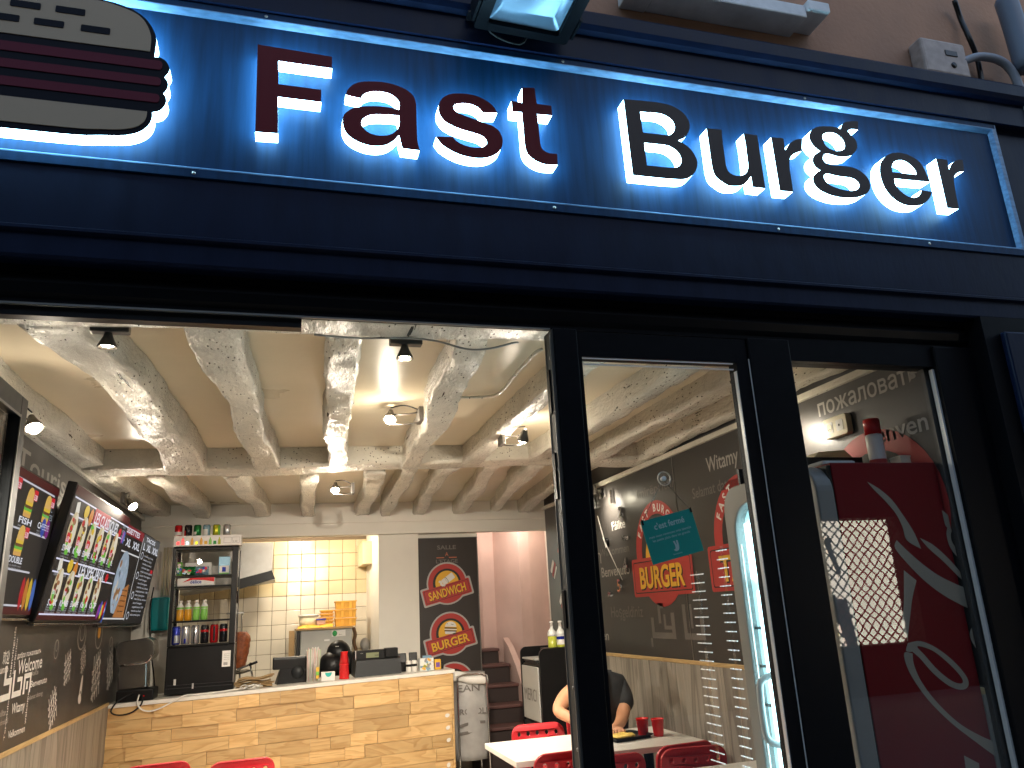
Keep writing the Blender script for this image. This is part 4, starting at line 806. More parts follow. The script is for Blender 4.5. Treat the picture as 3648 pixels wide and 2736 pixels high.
def draw_burgers(b, f, w, h):
    b.mat(scr((.12, .02, .02), .6)).poly(f, rect(0, .94 * h, w, h), .0006); b.poly(f, rect(0, 0, w, .05 * h), .0006)
    for z in (.92, .585, .3, .055): b.mat(scr((.72, .72, .8), .8)).poly(f, rect(0, z * h, w * (.96 if z > .5 else .86), (z + .014) * h), .0008)
    for i, (x, z, t) in enumerate(((.52, .72, 'KIDS'), (.7, .69, 'FISH'), (.9, .7, 'CHEESE'), (.32, .7, 'BEEF'), (.5, .41, 'SPECIAL BIG'), (.69, .41, 'DOUBLE'), (.3, .41, 'CHICKEN'), (.5, .13, 'SPECIAL GOURMET'), (.25, .13, 'BACON'), (.12, .7, 'VEGGIE'))):
        burger(b, f, w * x, z * h, .085); b.mat(scr(redc, 1.)).poly(f, rect(w * x + .04, (z + .13) * h, w * x + .1, (z + .13) * h + .05), .004); b.mat(scr(wht, 1.)).text(f, '5.50', w * x + .045, (z + .135) * h, .026, .05, .0046, .02)
        b.mat(scr(wht, 1.)).text(f, t, w * x, (z - .055) * h, .03, w * .13, .0016, .02, 0, 'c')
        for k in range(2): b.mat(scr(wht, .45)).text(f, 'steak, cheddar, sauce', x * w, (z - .08 - .02 * k) * h, .01, w * .13, .0014, 0, 0, 'c')
    b.mat(scr((.35, .4, .45), .7)).text(f, 'MENU\nAVEC\nFRITES', w * .88, .86 * h, .03, w * .1, .0016, .01)
    for k, c in enumerate((redc, orn, yel, (.1, .2, .6))): b.mat(scr(c, .7)).flat(f, ellipse(w * (.82 + .04 * k), .15 * h, w * .02, .08, 8), .0016)
    for k, c in enumerate(((.05, .1, .5), (.3, .05, .3))): b.mat(scr(c, .7)).flat(f, ellipse(w * (.9 + .05 * k), .66 * h, w * .025, .05, 8), .0016)
def draw_plates(b, f, w, h):
    b.mat(scr((.3, .03, .04), .8)).poly(f, rect(0, .9 * h, w * .48, h), .0006); b.mat(scr((.12, .12, .12), .8)).poly(f, rect(w * .49, .82 * h, w, h), .0006)
    b.mat(scr(wht, 1.)).text(f, 'ASSIETTES', w * .03, .92 * h, .04, w * .35, .0014, .02); b.text(f, 'TACOS', w * .56, .93 * h, .035, w * .25, .0014, .02)
    b.text(f, 'L  XL  XXL', w * .04, .79 * h, .055, w * .4, .0014, .02); b.text(f, 'L  XL  XXL', w * .53, .83 * h, .055, w * .42, .0014, .02)
    for r_ in (rect(.0, .72 * h, w * .48, .735 * h), rect(0, .04 * h, w * .48, .055 * h), rect(w * .48, .03 * h, w * .488, .95 * h)): b.mat(scr((.75, .75, .75), .9)).poly(f, r_, .001)
    g = f.sub(w * .2, .42 * h, .35, .001)
    b.mat(scr((.42, .52, .62), .7)).flat(g, ellipse(0, 0, w * .12, .23, 18), 0)
    r = random.Random(4)
    for k in range(22): b.mat(scr(r.choice(((.75, .7, .6), (.2, .25, .3), (.5, .6, .75), (.4, .2, .08))), .7)).flat(g, ellipse(r.uniform(-.09, .09) * w, r.uniform(-.18, .18), .02 * w, .03, 6), .0005 + .0001 * k)
    b.mat(scr((.5, .2, .06), .8)).flat(f, [(w * .22, .06 * h), (w * .45, .06 * h), (w * .4, .42 * h), (w * .3, .36 * h)], .002)
    for k in range(5): b.mat(scr((.12, .05, .02), .6)).poly(f, rect(w * .28, (.12 + .055 * k) * h, w * .4, (.13 + .055 * k) * h), .0026)
    for k in range(16):
        z = .76 - .045 * k
        b.mat(scr(wht, .7)).text(f, r.choice(('salade tomate oignons', 'viande au choix', 'sauce fromagere', 'supplement 1.00')), w * .6, z * h, .017, w * r.uniform(.22, .34), .0014)
        if k % 5 == 0: b.mat(scr(wht, .9)).flat(f, [ellipse(w * .545, z * h, w * .03, .03, 12), ellipse(w * .545, z * h, w * .023, .024, 12)], .0014)
    b.mat(scr(redc, 1.)).poly(f, rect(w * .86, .6 * h, w * .92, .64 * h), .002)
    b.mat(scr((.05, .12, .5), .9)).flat(f, ellipse(w * .02, .13 * h, w * .03, .09, 10), .003); b.mat(scr(redc, .9)).flat(f, ellipse(w * .02, .22 * h, w * .02, .03, 8), .003); b.mat(scr(wht, .9)).flat(f, ellipse(w * .02, .13 * h, w * .018, .025, 8), .0034)
def lean(x0, z0, y0, x1, z1, yaw=0.): return Frame((x0, y0, z0), (math.sin(yaw), math.cos(yaw), 0), (x1 - x0, 0, z1 - z0))
tv('menu screen of burgers, nearest to the street, partly behind the open glass leaf', lean(-1.20, 1.65, .74, -1.14, 2.29), 1.5, .64, draw_burgers)
tv('big menu screen headed les classiques, leaning out from the wall', lean(-1.175, 1.625, 2.2, -1.045, 2.305, .01), 1.5, .695, draw_classics)
tv('menu screen of plates and tacos prices, hung furthest back above the counter end', lean(-1.19, 1.605, 3.78, -1.08, 2.3, .015), 1.72, .7, draw_plates)
nt_ = MB(card).poly(Frame((-1.04, 5.42, 1.88), (.1, 1, 0)), rect(-.1, -.0, .12, .34)); o = nt_.build('paper_note'); tag(o, 'white paper note stuck over the edge of the furthest menu screen', 'note')

# ================================================================ counter
ZL, ZR = 1.008, 1.075      # the worktop follows the old sloping floor
def ztop(x): return ZL + (ZR - ZL) * (x - XL) / (1.457 - XL)
YC = 4.66
ct = thing('counter', 'long serving counter clad in staggered pine planks under a white worktop', 'counter', (.1, 4.9, 0))
b = MB(dark_steel).box((XL + .01, YC + .03, .02), (1.44, YC + .6, .99)); b.build('body', ct)
b = MB(white_lam); x0, x1 = XL + .002, 1.475
b.add([(x0, YC - .02, ztop(x0) - .028), (x1, YC - .02, ztop(x1) - .028), (x1, YC + .64, ztop(x1) - .028), (x0, YC + .64, ztop(x0) - .028), (x0, YC - .02, ztop(x0)), (x1, YC - .02, ztop(x1)), (x1, YC + .64, ztop(x1)), (x0, YC + .64, ztop(x0))],
      [(3, 2, 1, 0), (4, 5, 6, 7), (0, 1, 5, 4), (1, 2, 6, 5), (2, 3, 7, 6), (3, 0, 4, 7)])
b.build('worktop', ct)
rnd = random.Random(3); slope = (ZR - ZL) / (1.457 - XL); tilt = math.atan(slope)
cube = {}
pm = MB(pine).box((-.5, -.5, -.5), (.5, .5, .5), .0).build('plank', ct); used = False
for r in range(11):
    zc = -.03 - .0965 * (r + .5); x = XL + .01 - rnd.uniform(0, .3); first = True
    while x < 1.44:
        w = rnd.choice((.16, .22, .28, .34, .4, .46)); xe = x + w
        if xe > 1.30: xe = 1.442
        xs = max(x, XL + .006)
        if xe - xs > .05:
            pr = rnd.choice((.0, .0, .006, .014, .024))
            o = pm.copy() if used else pm
            if used: C.objects.link(o); o.parent = ct
            used = True; cx = (xs + xe) / 2
            me_off = Vector(ct['_o'])
            o.scale = (xe - xs - .002, .028, .0946)
            # world = counter + location + scale * (v - off): undo the offset baked into the shared mesh
            want = Vector((cx, YC + .012 - pr, ztop(cx) + zc)); o.rotation_euler = (0, -tilt, 0)
            o.location = want - me_off
        x = xe
for v in pm.data.vertices: v.co += Vector(ct['_o'])
pm.data.update()
MB(pine).box((1.443, YC - .012, .0), (1.462, YC + .03, ZR - .03), .002).build('corner_strip', ct)
mk = MB(white_pl).flat(Frame((0, 0, 0), (1, 0, 0)), smooth_loop([(-.012, -.012), (.004, -.018), (.015, -.004), (.01, .014), (-.004, .02), (-.014, .006)]), 0).build('filler_mark', ct)
for v in mk.data.vertices: v.co += Vector(ct['_o'])
for r in range(9):
    o = mk if r == 0 else mk.copy()
    if r: C.objects.link(o); o.parent = ct
    o.location = Vector((1.405 + rnd.uniform(-.006, .006), YC - .0145, ZR - .075 - .0965 * r)) - Vector(ct['_o']); o.rotation_euler = (0, rnd.uniform(-1.5, 1.5), 0)

# ---------------------------------------------------------------- cold drinks cabinet on the counter
fx0, fx1, fy0, fy1 = -.868, -.345, 4.78, 5.2
fz0, fz1 = ztop(-.6) + .0, 2.2
fg = thing('drinks_cabinet', 'tall black glass-door cabinet of drinks and sweets standing on the counter', 'fridge', (-.6, 5.0, fz0))
b = MB(black_pl)
b.box((fx0, fy0 + .03, fz0 + .01), (fx1, fy1, 1.4), .008)
b.box((fx0, fy0 + .03, 2.185), (fx1, fy1, fz1), .006)
for x in (fx0, fx1 - .022): b.box((x, fy0 + .03, 1.4), (x + .022, fy0 + .06, 2.185)); b.box((x, fy1 - .03, 1.4), (x + .022, fy1, 2.185))
b.build('cabinet_body', fg)
b = MB(black_pl).box((fx0 + .002, fy0, 1.4), (fx0 + .028, fy0 + .026, 2.19), .004); b.box((fx1 - .05, fy0, 1.4), (fx1 - .002, fy0 + .026, 2.19), .004); b.box((fx0 + .028, fy0, 2.172), (fx1 - .05, fy0 + .026, 2.19), .004); b.box((fx0 + .028, fy0, 1.395), (fx1 - .05, fy0 + .026, 1.412), .004)
dr_ = b.build('door', fg)
MB(clear).box((fx0 + .028, fy0 + .01, 1.412), (fx1 - .05, fy0 + .014, 2.172)).build('pane', dr_)
MB(black_alu).box((fx1 + .002, fy0 - .03, 1.72), (fx1 + .014, fy0 + .02, 1.82), .004).build('handle', dr_)
MB(alu).box((fx1 - .004, fy0 - .004, 1.1), (fx1 + .004, fy0 + .01, 1.8)).build('door_edge', dr_)
b = MB(clear)
b.box((fx0 + .004, fy0 + .06, 1.41), (fx0 + .007, fy1 - .03, 2.18)); b.box((fx1 - .007, fy0 + .06, 1.41), (fx1 - .004, fy1 - .03, 2.18)); b.build('side_glass', fg)
for z in (1.965, 1.878, 1.60): MB(black_pl).box((fx0 + .024, fy0 + .04, z - .014), (fx1 - .024, fy1 - .02, z), .002).build('shelf', fg)
b = MB(card).poly(facing_street(0, fy0 - .001 + .03, 0), rect(fx1 - .095, 1.22, fx1 - .03, 1.345), .0015); f = facing_street(fx1 - .09, fy0 + .029, 1.22); b.mat(black_pl)
for k in range(4): b.text(f, 'xxxxx xxxx', .008, .055 + .014 * k, .006, .045, .002)
for k in range(9): b.poly(f, rect(.008 + .0035 * k, .012, .008 + .0035 * k + .0018, .035), .002)
b.build('energy_label', fg)
b = MB(grey_pl).box((fx0 + .01, fy0 + .018, fz0 + .05), (fx1 - .01, fy0 + .031, fz0 + .056)); b.box((fx0 + .01, fy0 + .018, fz0 + .075), (fx1 - .01, fy0 + .031, fz0 + .08)); b.mat(bead).box((-.66, fy0 + .014, fz0 + .045), (-.648, fy0 + .03, fz0 + .085)); b.box((-.8, fy0 + .02, fz0 + .08), (-.783, fy0 + .03, fz0 + .125)); b.build('vent_grille', fg)
def can(x, y_, z, m, h=.1, r=.031, band=None):
    b = MB(m).lathe((x, y_, z), [(r * .8, 0), (r, h * .06), (r, h * .9), (r * .82, h * .97)], 16); b.mat(chrome).lathe((x, y_, z + h * .97), [(r * .82, 0), (r * .84, h * .03), (r * .7, h * .012)], 16)
    if band:
        b.mat(band[0]); n = 10; a0, a1 = R(band[1]), R(band[2]); z0, z1 = band[3] * h, band[4] * h; o_ = []
        for i in range(n + 1):
            a = a0 + (a1 - a0) * i / n; o_.append((x + (r + .0006) * math.cos(a), y_ + (r + .0006) * math.sin(a)))
        for i in range(n): b.quad((*o_[i], z + z0), (*o_[i + 1], z + z0), (*o_[i + 1], z + z1), (*o_[i], z + z1))
    return b
for x, m, lab, band in ((-.842, red_can, 'red cola can, first in the row on the drinks cabinet', (white_print, 200, 330, .12, .42)), (-.765, blk_can, 'black can with red corner on top of the drinks cabinet', (cup_red, 180, 235, .05, .5)), (-.692, green_can, 'green can between the black and pale blue cans', (white_print, 205, 260, .15, .4)),
                        (-.618, blue_can, 'pale blue can on top of the drinks cabinet', (white_print, 200, 290, .1, .6)), (-.538, yel_can, 'yellow green can on top of the drinks cabinet', (juice_g, 300, 350, .1, .9)), (-.452, sil_can, 'silver can, last in the row on the drinks cabinet', (grey_print, 190, 230, .1, .7))):
    tag(can(x, 4.86, 2.2005 + .088, m, band=band).build('drink_can'), lab, 'can', 'cans on top of the drinks cabinet')
dsb = thing('drinks_sign', 'white tray front printed with small drink pictures under the row of cans', 'sign', (-.6, 4.86, 2.2))
MB(card).box((-.862, 4.75, 2.2005), (-.325, 4.93, 2.287), .002).build('tray', dsb)
b = MB(red_can); f = facing_street(-.862, 4.7495, 2.2)
for k, (m, hh) in enumerate(((red_can, .03), (red_can, .06), (blue_can, .03), (orange_mat, .06), (yel_can, .03), (orange_mat, .055), (yellow, .03), (juice_g, .05), (green_can, .03), (soap, .05))):
    x = .035 + .036 * k; b.mat(m)
    if hh < .04: b.poly(f, rect(x - .012, .012, x + .012, .04), .001)
    else: b.flat(f, [(x - .011, .01), (x + .011, .01), (x + .011, .045), (x + .005, .06), (x + .005, .07), (x - .005, .07), (x - .005, .06), (x - .011, .045)], .001)
b.mat(grey_print)
for k in range(2):
    for q in (rect(.395 + .068 * k, .02, .455 + .068 * k, .0215), rect(.395 + .068 * k, .066, .455 + .068 * k, .0675), rect(.395 + .068 * k, .02, .3965 + .068 * k, .067), rect(.4535 + .068 * k, .02, .455 + .068 * k, .067)): b.poly(f, q, .001)
b.text(f, '2.50', .47, .026, .014, None, .001)
b.build('drink_pictures', dsb)
def bottle(x, y_, z, m, lab):
    t = thing('juice_bottle', lab, 'bottle', (x, y_, z), 'juice bottles in the drinks cabinet')
    MB(m).lathe((x, y_, z), [(.026, 0), (.029, .006), (.029, .075), (.0265, .082), (.0285, .09)], 14).build('body', t)
    MB(bottle_cl).lathe((x, y_, z + .09), [(.0285, 0), (.028, .022), (.02, .038), (.012, .046), (.012, .05)], 14).build('neck', t)
    MB(white_pl).lathe((x, y_, z + .14), [(.016, 0), (.016, .02), (.014, .022)], 12).build('cap', t)
    MB(juice_g).lathe((x, y_, z + .093), [(.0292, 0), (.0288, .014)], 14, cap=False).build('label_band', t)
for x, m, lab in ((-.79, juice_o, 'amber juice bottle at the left end of the bottle shelf'), (-.728, juice_o, 'amber juice bottle beside the green drink bottles'), (-.664, juice_g, 'green drink bottle beside the amber juice bottles'), (-.602, juice_g, 'green drink bottle at the right end of the bottle shelf')): bottle(x, 4.86, 1.601, m, lab)
for k, (m, lab, band) in enumerate(((blu_can, 'blue and silver energy can at the left end of the bottom shelf', (sil_can, 250, 330, .1, .5)), (sil_can, 'plain silver tall can beside the blue and silver can', (blu_can, 255, 280, .05, .3)), (sil_can, 'plain silver tall can beside the black and red cans', (chrome, 250, 270, .05, .95)), (blk_can, 'black tall can with red band, between silver and red cans', (red_can, 200, 340, .6, .72)),
                                    (red_can, 'dark red tall can on the bottom shelf', (blk_can, 260, 290, .1, .9)), (blk_can, 'black tall can with red band at the right end of the bottom shelf', (red_can, 200, 340, .6, .72)))):
    tag(can(-.81 + .0735 * k, 4.86, 1.413, m, .148, .033, band).build('energy_can'), lab, 'can', 'tall cans on the bottom shelf')
b = MB(card); b.box((-.825, 4.84, 1.8785), (-.53, 4.92, 1.945), .006); o = b.build('biscuit_box'); tag(o, 'long white and red biscuit box on the middle shelf', 'box')
b = MB(cup_red); f = facing_street(-.825, 4.8395, 1.8785); b.flat(f, [(.04, .03), (.12, .05), (.2, .045), (.29, .03), (.29, .066), (.1, .066)], .0006); b.mat(blu_can).text(f, 'd\u00e9lice', .1, .02, .028, .09, .0012, .02); b.build('print', o)
b = MB(blue_can).box((-.507, 4.85, 1.966), (-.415, 4.9, 2.115), .004); o = b.build('milk_box'); tag(o, 'pale blue and white carton at the right of the top shelf', 'carton')
b = MB(card); f = facing_street(-.507, 4.8495, 1.966); b.poly(f, rect(.008, .004, .086, .07), .0006); b.mat(blu_can).poly(f, rect(.03, .02, .06, .06), .001); b.mat(juice_g).poly(f, rect(.006, .003, .086, .012), .0012); b.build('print', o)
def pouch(x0, x1, z, h, m, m2, lab, seed):
    r = random.Random(seed); b = MB(m); n = 8; vs = []; fs = []
    for i in range(n + 1):
        for j in range(n + 1):
            a, c = i / n, j / n; bul = math.sin(math.pi * a) * math.sin(math.pi * c) ** .7
            vs.append((x0 + (x1 - x0) * a, 4.86 - .03 * bul + r.uniform(-.004, .004), z + h * c + r.uniform(-.003, .003)))
    for i in range(n):
        for j in range(n): fs.append((i * (n + 1) + j, (i + 1) * (n + 1) + j, (i + 1) * (n + 1) + j + 1, i * (n + 1) + j + 1))
    b.add(vs, fs); b.add([(q[0], 4.885, q[2]) for q in vs], fs)
    for k in range(9):
        b.mat(r.choice(m2)); xx, zz = r.uniform(x0 + .012, x1 - .012), r.uniform(z + .015, z + h - .015)
        b.flat(facing_street(xx, 4.828, zz), ellipse(0, 0, r.uniform(.008, .016), r.uniform(.006, .013), 8), .0005 * k)
    tag(b.build('sweet_bag'), lab, 'bag', 'sweet bags on the top shelf')
pouch(-.79, -.69, 1.966, .075, green_can, (juice_g, card, blue_can, cup_red), 'green bag of sweets on the top shelf', 1)
pouch(-.69, -.585, 1.966, .072, blue_can, (cup_red, card, blu_can, cup_red), 'blue and red bag of sweets on the top shelf', 2)
pouch(-.835, -.795, 1.966, .11, juice_g, (green_can, card, blu_can), 'small striped bag of sweets at the left of the top shelf', 3)
tag(MB(card).box((-.78, 4.93, 1.966), (-.57, 4.96, 2.075)).build('card_box'), 'plain white card standing behind the sweet bags', 'card')

# ---------------------------------------------------------------- other things on the counter
def zt(x, d=0.0005): return ztop(x) + d
wm = thing('steel_warmer', 'rounded stainless steel warmer on a square body at the counter end', 'appliance', (-1.1, 4.85, zt(-1.1)))
b = MB(steel); Mr = Matrix.Rotation(R(10), 4, 'Y')
f = Frame((-1.09, 4.72, 1.385), (1, 0, .12)); b.smooth = False
b.prism(f, rrect(-.135, -.085, .135, .085, .06), -.26, 0, bevel=.006).build('drum', wm)
b = MB(steel).fbox(Frame((-1.1, 4.74, 1.1), (1, 0, .05)), -.1, 0, -.2, .11, .19, 0, .01); b.build('lower_body', wm)
MB(black_pl).box((-1.2, 4.7, zt(-1.1)), (-.93, 4.97, 1.1), .01).build('base', wm)
b = MB(chrome).tube([(-1.16, 4.7, 1.29), (-1.05, 4.69, 1.29), (-.99, 4.69, 1.305), (-.965, 4.69, 1.34), (-.975, 4.69, 1.35)], .007); b.build('handle', wm)
MB(cup_red).cyl((-1.0, 4.698, 1.05), (-1.0, 4.703, 1.05), .006).build('switch', wm)
td = MB(teal_pl).box((-1.085, 5.3, 1.53), (-.93, 5.42, 1.815), .02).build('dispenser'); tag(td, 'glossy teal wall dispenser beside the drinks cabinet', 'dispenser')
b = MB(white_wall).box((-1.24, 5.42, 0), (-.87, 5.46, 2.33)); o = b.build('partition'); struct(o)
b = MB(cream_pl)
for x in (-1.01, -.985, -.96): b.cyl((x, 5.38, 1.83), (x, 5.38, 2.25), .009, k=8)
tag(b.build('water_pipes'), 'three cream painted pipes rising above the teal dispenser', 'pipes')
tag(MB(black_pl).tube([(-1.06, 5.25, 1.9), (-1.07, 5.2, 1.7), (-1.03, 5.1, 1.4), (-.98, 5.0, 1.2), (-.95, 4.95, zt(-.95) + .01)], .006).build('cable'), 'black cable hanging in front of the teal dispenser', 'cable')
tag(MB(black_pl).tube([(-1.07, 4.68, 1.08), (-1.17, 4.63, 1.03), (-1.21, 4.61, .96), (-1.15, 4.61, .93), (-1.06, 4.61, .945), (-1.0, 4.63, 1.0), (-1.01, 4.66, 1.06)], .006).build('cable'), 'black cable looping over the counter edge', 'cable')
tag(MB(white_pl).tube([(-1.03, 4.68, 1.06), (-1.03, 4.62, 1.0), (-.98, 4.61, .95), (-.9, 4.61, .945), (-.8, 4.62, .985), (-.7, 4.63, 1.03), (-.62, 4.7, zt(-.6) + .006), (-.45, 4.72, zt(-.45) + .006), (-.34, 4.74, zt(-.34) + .01), (-.26, 4.72, zt(-.26) + .012)], .006).build('cable'), 'white cable draped along the counter edge', 'cable')
b = MB(white_pl)
for k in range(7): b.tube([(-.27 + .02 * math.sin(2.1 * k) + .14 * t / 8, 4.73 + .035 * math.sin(1.3 * k + t), zt(-.2) + .008 + .004 * k + .006 * math.sin(t * 1.7 + k)) for t in range(9)], .004, 6)
tag(b.build('cable_bundle'), 'tangled bundle of white cable beside the brown paper', 'cable')
b = MB(paper); r = random.Random(9)
for k in range(7):
    z = zt(-.2) + .005 + .011 * k; x0 = -.33 + r.uniform(-.01, .02); n = 8; vs = []; fs = []
    for i in range(n + 1):
        for j in range(2): vs.append((x0 + .29 * i / n, 4.8 + .2 * j, z + .008 * math.sin(i * 1.1 + k) + .002 * i * (k > 4)))
    vs += [(q[0], q[1], q[2] + .004) for q in vs]; m = 2 * (n + 1)
    for i in range(n):
        for o0 in (0, m): fs.append((o0 + 2 * i, o0 + 2 * i + 2, o0 + 2 * i + 3, o0 + 2 * i + 1))
        fs.append((2 * i, 2 * i + 2, m + 2 * i + 2, m + 2 * i))
    b.add(vs, fs)
tag(b.build('paper_stack'), 'stack of creased brown paper wraps on the counter', 'paper')
ks = thing('kebab_spit', 'browned meat cone on its upright spit behind the counter', 'kebab spit', (-.32, 5.45, 1.06))
r = random.Random(5); rings = []; k = 18
for i in range(16):
    t = i / 15; z = 1.17 + .31 * t; rad = .045 + .035 * math.sin(min(1, t * 1.25) * 1.6) - (.03 * max(0, t - .85) / .15)
    rings.append([(-.325 + (rad + r.uniform(-.006, .006)) * math.cos(2 * math.pi * j / k), 5.45 + (rad + r.uniform(-.006, .006)) * math.sin(2 * math.pi * j / k), z + r.uniform(-.006, .006)) for j in range(k)])
b = MB(meat); b.smooth = True; b.loft([[Vector(q) for q in rg] for rg in rings]); b.build('meat', ks)
MB(dark_steel).cyl((-.325, 5.45, 1.05), (-.325, 5.45, 1.64), .006).build('spit_rod', ks); MB(dark_steel).box((-.46, 5.44, 1.64), (-.31, 5.46, 1.655)).build('arm', ks)
MB(steel).lathe((-.325, 5.45, 1.12), [(.03, 0), (.1, .02), (.11, .03), (.09, .025)], 18).build('tray', ks)
kn = thing('kebab_knife', 'black-handled knife leaning at the foot of the meat cone', 'knife', (-.28, 5.2, 1.1)); MB(black_pl).cyl((-.24, 5.2, 1.2), (-.17, 5.2, 1.225), .011).build('handle', kn); MB(steel).add([(-.34, 5.2, 1.16), (-.24, 5.2, 1.193), (-.24, 5.2, 1.21), (-.34, 5.2, 1.178)], [(0, 1, 2, 3)]).build('blade', kn)
tag(MB(steel).cyl((-.2, 5.24, 1.05), (-.23, 5.24, 1.22), .009).build('sharpening_steel'), 'bright round sharpening steel standing by the meat cone', 'tool')
ps = thing('till_screen', 'black touch till seen from the back, next to the straws', 'till', (.1, 4.97, zt(.1)))
f = Frame((.1, 4.95, 1.16), (1, 0, .0), (0, -.25, 1))
MB(grey_pl).fbox(f, -.14, -.0, -.03, .14, .1, .02, .012).build('screen_back', ps)
b = MB(black_pl).add([(.0, 4.93, zt(0)), (.24, 4.93, zt(.2)), (.235, 4.93, 1.2), (.03, 4.93, 1.2), (-.02, 5.1, zt(0)), (.25, 5.1, zt(.2)), (.235, 5.02, 1.2), (.03, 5.02, 1.2)], [(0, 1, 2, 3), (1, 5, 6, 2), (4, 0, 3, 7), (5, 4, 7, 6), (3, 2, 6, 7)]); b.build('stand', ps)
MB(grey_pl).lathe((.17, 4.932, 1.13), [(.055, 0), (.05, .012), (.0, .014)], 18, (0, -1, 0)).build('boss', ps)
so = thing('straw_box', 'clear box packed with pale striped drinking straws', 'straws', (.29, 4.85, zt(.29)))
b = MB(bottle_cl); r = random.Random(2); cols = [white_pl, mat('pale green straw', (.5, .62, .4), .4), mat('pale pink straw', (.68, .45, .42), .4), white_pl]
for k in range(34):
    b.mat(cols[k % 4]); x, yy = .29 + r.uniform(-.045, .045), 4.85 + r.uniform(-.035, .035)
    b.cyl((x, yy, zt(.29) + .004), (x + r.uniform(-.02, .035), yy + r.uniform(-.02, .02), zt(.29) + .265 + r.uniform(-.012, .015)), .0038, k=6)
b.build('straw', so)['kind'] = 'stuff'
b = MB(clear).box((.235, 4.795, zt(.29)), (.345, 4.797, zt(.29) + .2)); b.box((.235, 4.903, zt(.29)), (.345, 4.905, zt(.29) + .2)); b.box((.235, 4.797, zt(.29)), (.237, 4.903, zt(.29) + .2)); b.box((.343, 4.797, zt(.29)), (.345, 4.903, zt(.29) + .2)); b.build('holder', so)
b = MB(yellow).poly(facing_street(0, 4.794, 0), rect(.315, 1.075, .34, 1.165), .0005); b.mat(juice_g).poly(facing_street(0, 4.794, 0), rect(.315, 1.1, .34, 1.13), .001); b.build('sticker', so)
nb = MB(card).box((.358, 4.8, zt(.41)), (.472, 4.87, zt(.41) + .07), .002).build('napkin_box'); tag(nb, 'small white box with teal half circle, before the black bag', 'box')
MB(tealg).flat(facing_street(.418, 4.7995, zt(.41) + .066), ellipse(0, 0, .028, .035, 14, math.pi, 2 * math.pi), .0006).build('print', nb)
cs = thing('cup_stack', 'tall stack of red plastic cups on the counter', 'cups', (.55, 4.83, zt(.55)))
b = MB(cup_red).lathe((.55, 4.83, zt(.55)), [(.043, 0), (.041, .01), (.04, .02), (.042, .025), (.039, .112), (.043, .115), (.041, .122)], 18); b.build('lower_cups', cs)
b = MB(cup_red).lathe((.55, 4.83, zt(.55) + .122), [(.04, 0), (.028, .09), (.03, .093), (.03, .1), (.0, .1)], 18); b.build('upper_cups', cs)
bk = thing('black_bag', 'black rounded bag behind the red cup stack, small grey tag on top', 'bag', (.55, 5.6, 1.05))
b = MB(black_pl); b.ball((.555, 5.6, 1.23), .115, .09, .125, 18); b.ball((.5, 5.58, 1.12), .14, .11, .14, 16); b.ball((.64, 5.6, 1.13), .08, .09, .13, 14); b.build('body', bk)
MB(lgrey_pl).box((.52, 5.503, 1.295), (.55, 5.51, 1.303)).build('tag', bk)
rg = thing('cash_register', 'black cash register with a small green display, seen from its back', 'cash register', (.84, 4.97, zt(.84)))
b = MB(grey_pl).add([(.64, 4.83, zt(.64)), (1.04, 4.83, zt(1.04)), (1.04, 4.84, 1.19), (.655, 4.84, 1.19), (.64, 5.2, zt(.64)), (1.04, 5.2, zt(1.04)), (1.03, 5.2, 1.25), (.65, 5.2, 1.25)], [(0, 1, 2, 3), (1, 5, 6, 2), (4, 0, 3, 7), (5, 4, 7, 6), (3, 2, 6, 7)]); b.build('drawer_unit', rg)
b = MB(black_pl).box((.635, 4.87, 1.192), (.905, 4.97, 1.272), .006); b.box((.907, 4.875, 1.2), (1.02, 5.0, 1.278), .006); b.build('printer_head', rg)
b = MB(mat('lcd display', (.2, .22, .12), .3)).poly(facing_street(0, 4.869, 0), rect(.74, 1.207, .85, 1.25), .0006); b.mat(black_pl).text(facing_street(.74, 4.869, 1.207), '0.00', .075, .012, .014, None, .001); b.build('display', rg)
MB(lgrey_pl).text(facing_street(.69, 4.869, 1.245), 'caisse', 0, 0, .008, None, .0008).build('lettering', rg)
MB(bead).box((.648, 4.866, 1.195), (.653, 4.872, 1.27)).build('edge', rg)
for x, z0, lab in ((1.075, 1.13, 'black card terminal close beside the cash register'), (1.175, 1.15, 'black card terminal standing behind the white jars')):
    t = thing('card_terminal', lab, 'card terminal', (x, 5.0, zt(x))); f = Frame((x, 4.98, zt(x) + .07), (1, 0, 0), (0, .3, 1))
    MB(grey_pl).fbox(f, -.04, 0, -.02, .035, .09, .0, .006).build('head', t); MB(black_pl).box((x - .03, 4.97, zt(x)), (x + .03, 5.05, zt(x) + .08), .006).build('stand', t); MB(black_pl).fbox(f, -.028, .03, .0, .024, .08, .002).build('screen', t)
for x, lab in ((1.108, 'white spice jar with dark band nearest the cash register'), (1.158, 'white spice jar with dark band, right one of the pair')):
    t = thing('spice_jar', lab, 'jar', (x, 4.85, zt(x))); MB(white_pl).lathe((x, 4.85, zt(x)), [(.022, 0), (.024, .004), (.024, .085), (.02, .095)], 14).build('body', t); MB(black_pl).lathe((x, 4.85, zt(x) + .045), [(.0246, 0), (.0246, .02)], 14, cap=False).build('band', t)
b = MB(bottle_cl).box((1.2, 4.81, zt(1.25)), (1.325, 4.9, zt(1.25) + .105), .004); o = b.build('sachet_tub'); tag(o, 'clear shiny tub of sachets near the counter end', 'tub')
b = MB(blue_can); f = facing_street(1.2, 4.809, zt(1.25)); r = random.Random(8)
for k in range(16): b.mat(r.choice((blue_can, white_pl, orange_mat, yel_can, sil_can))).flat(f, ellipse(r.uniform(.012, .112), r.uniform(.012, .095), .02, .011, 7, rot=r.uniform(0, 3)), .0004 * k)
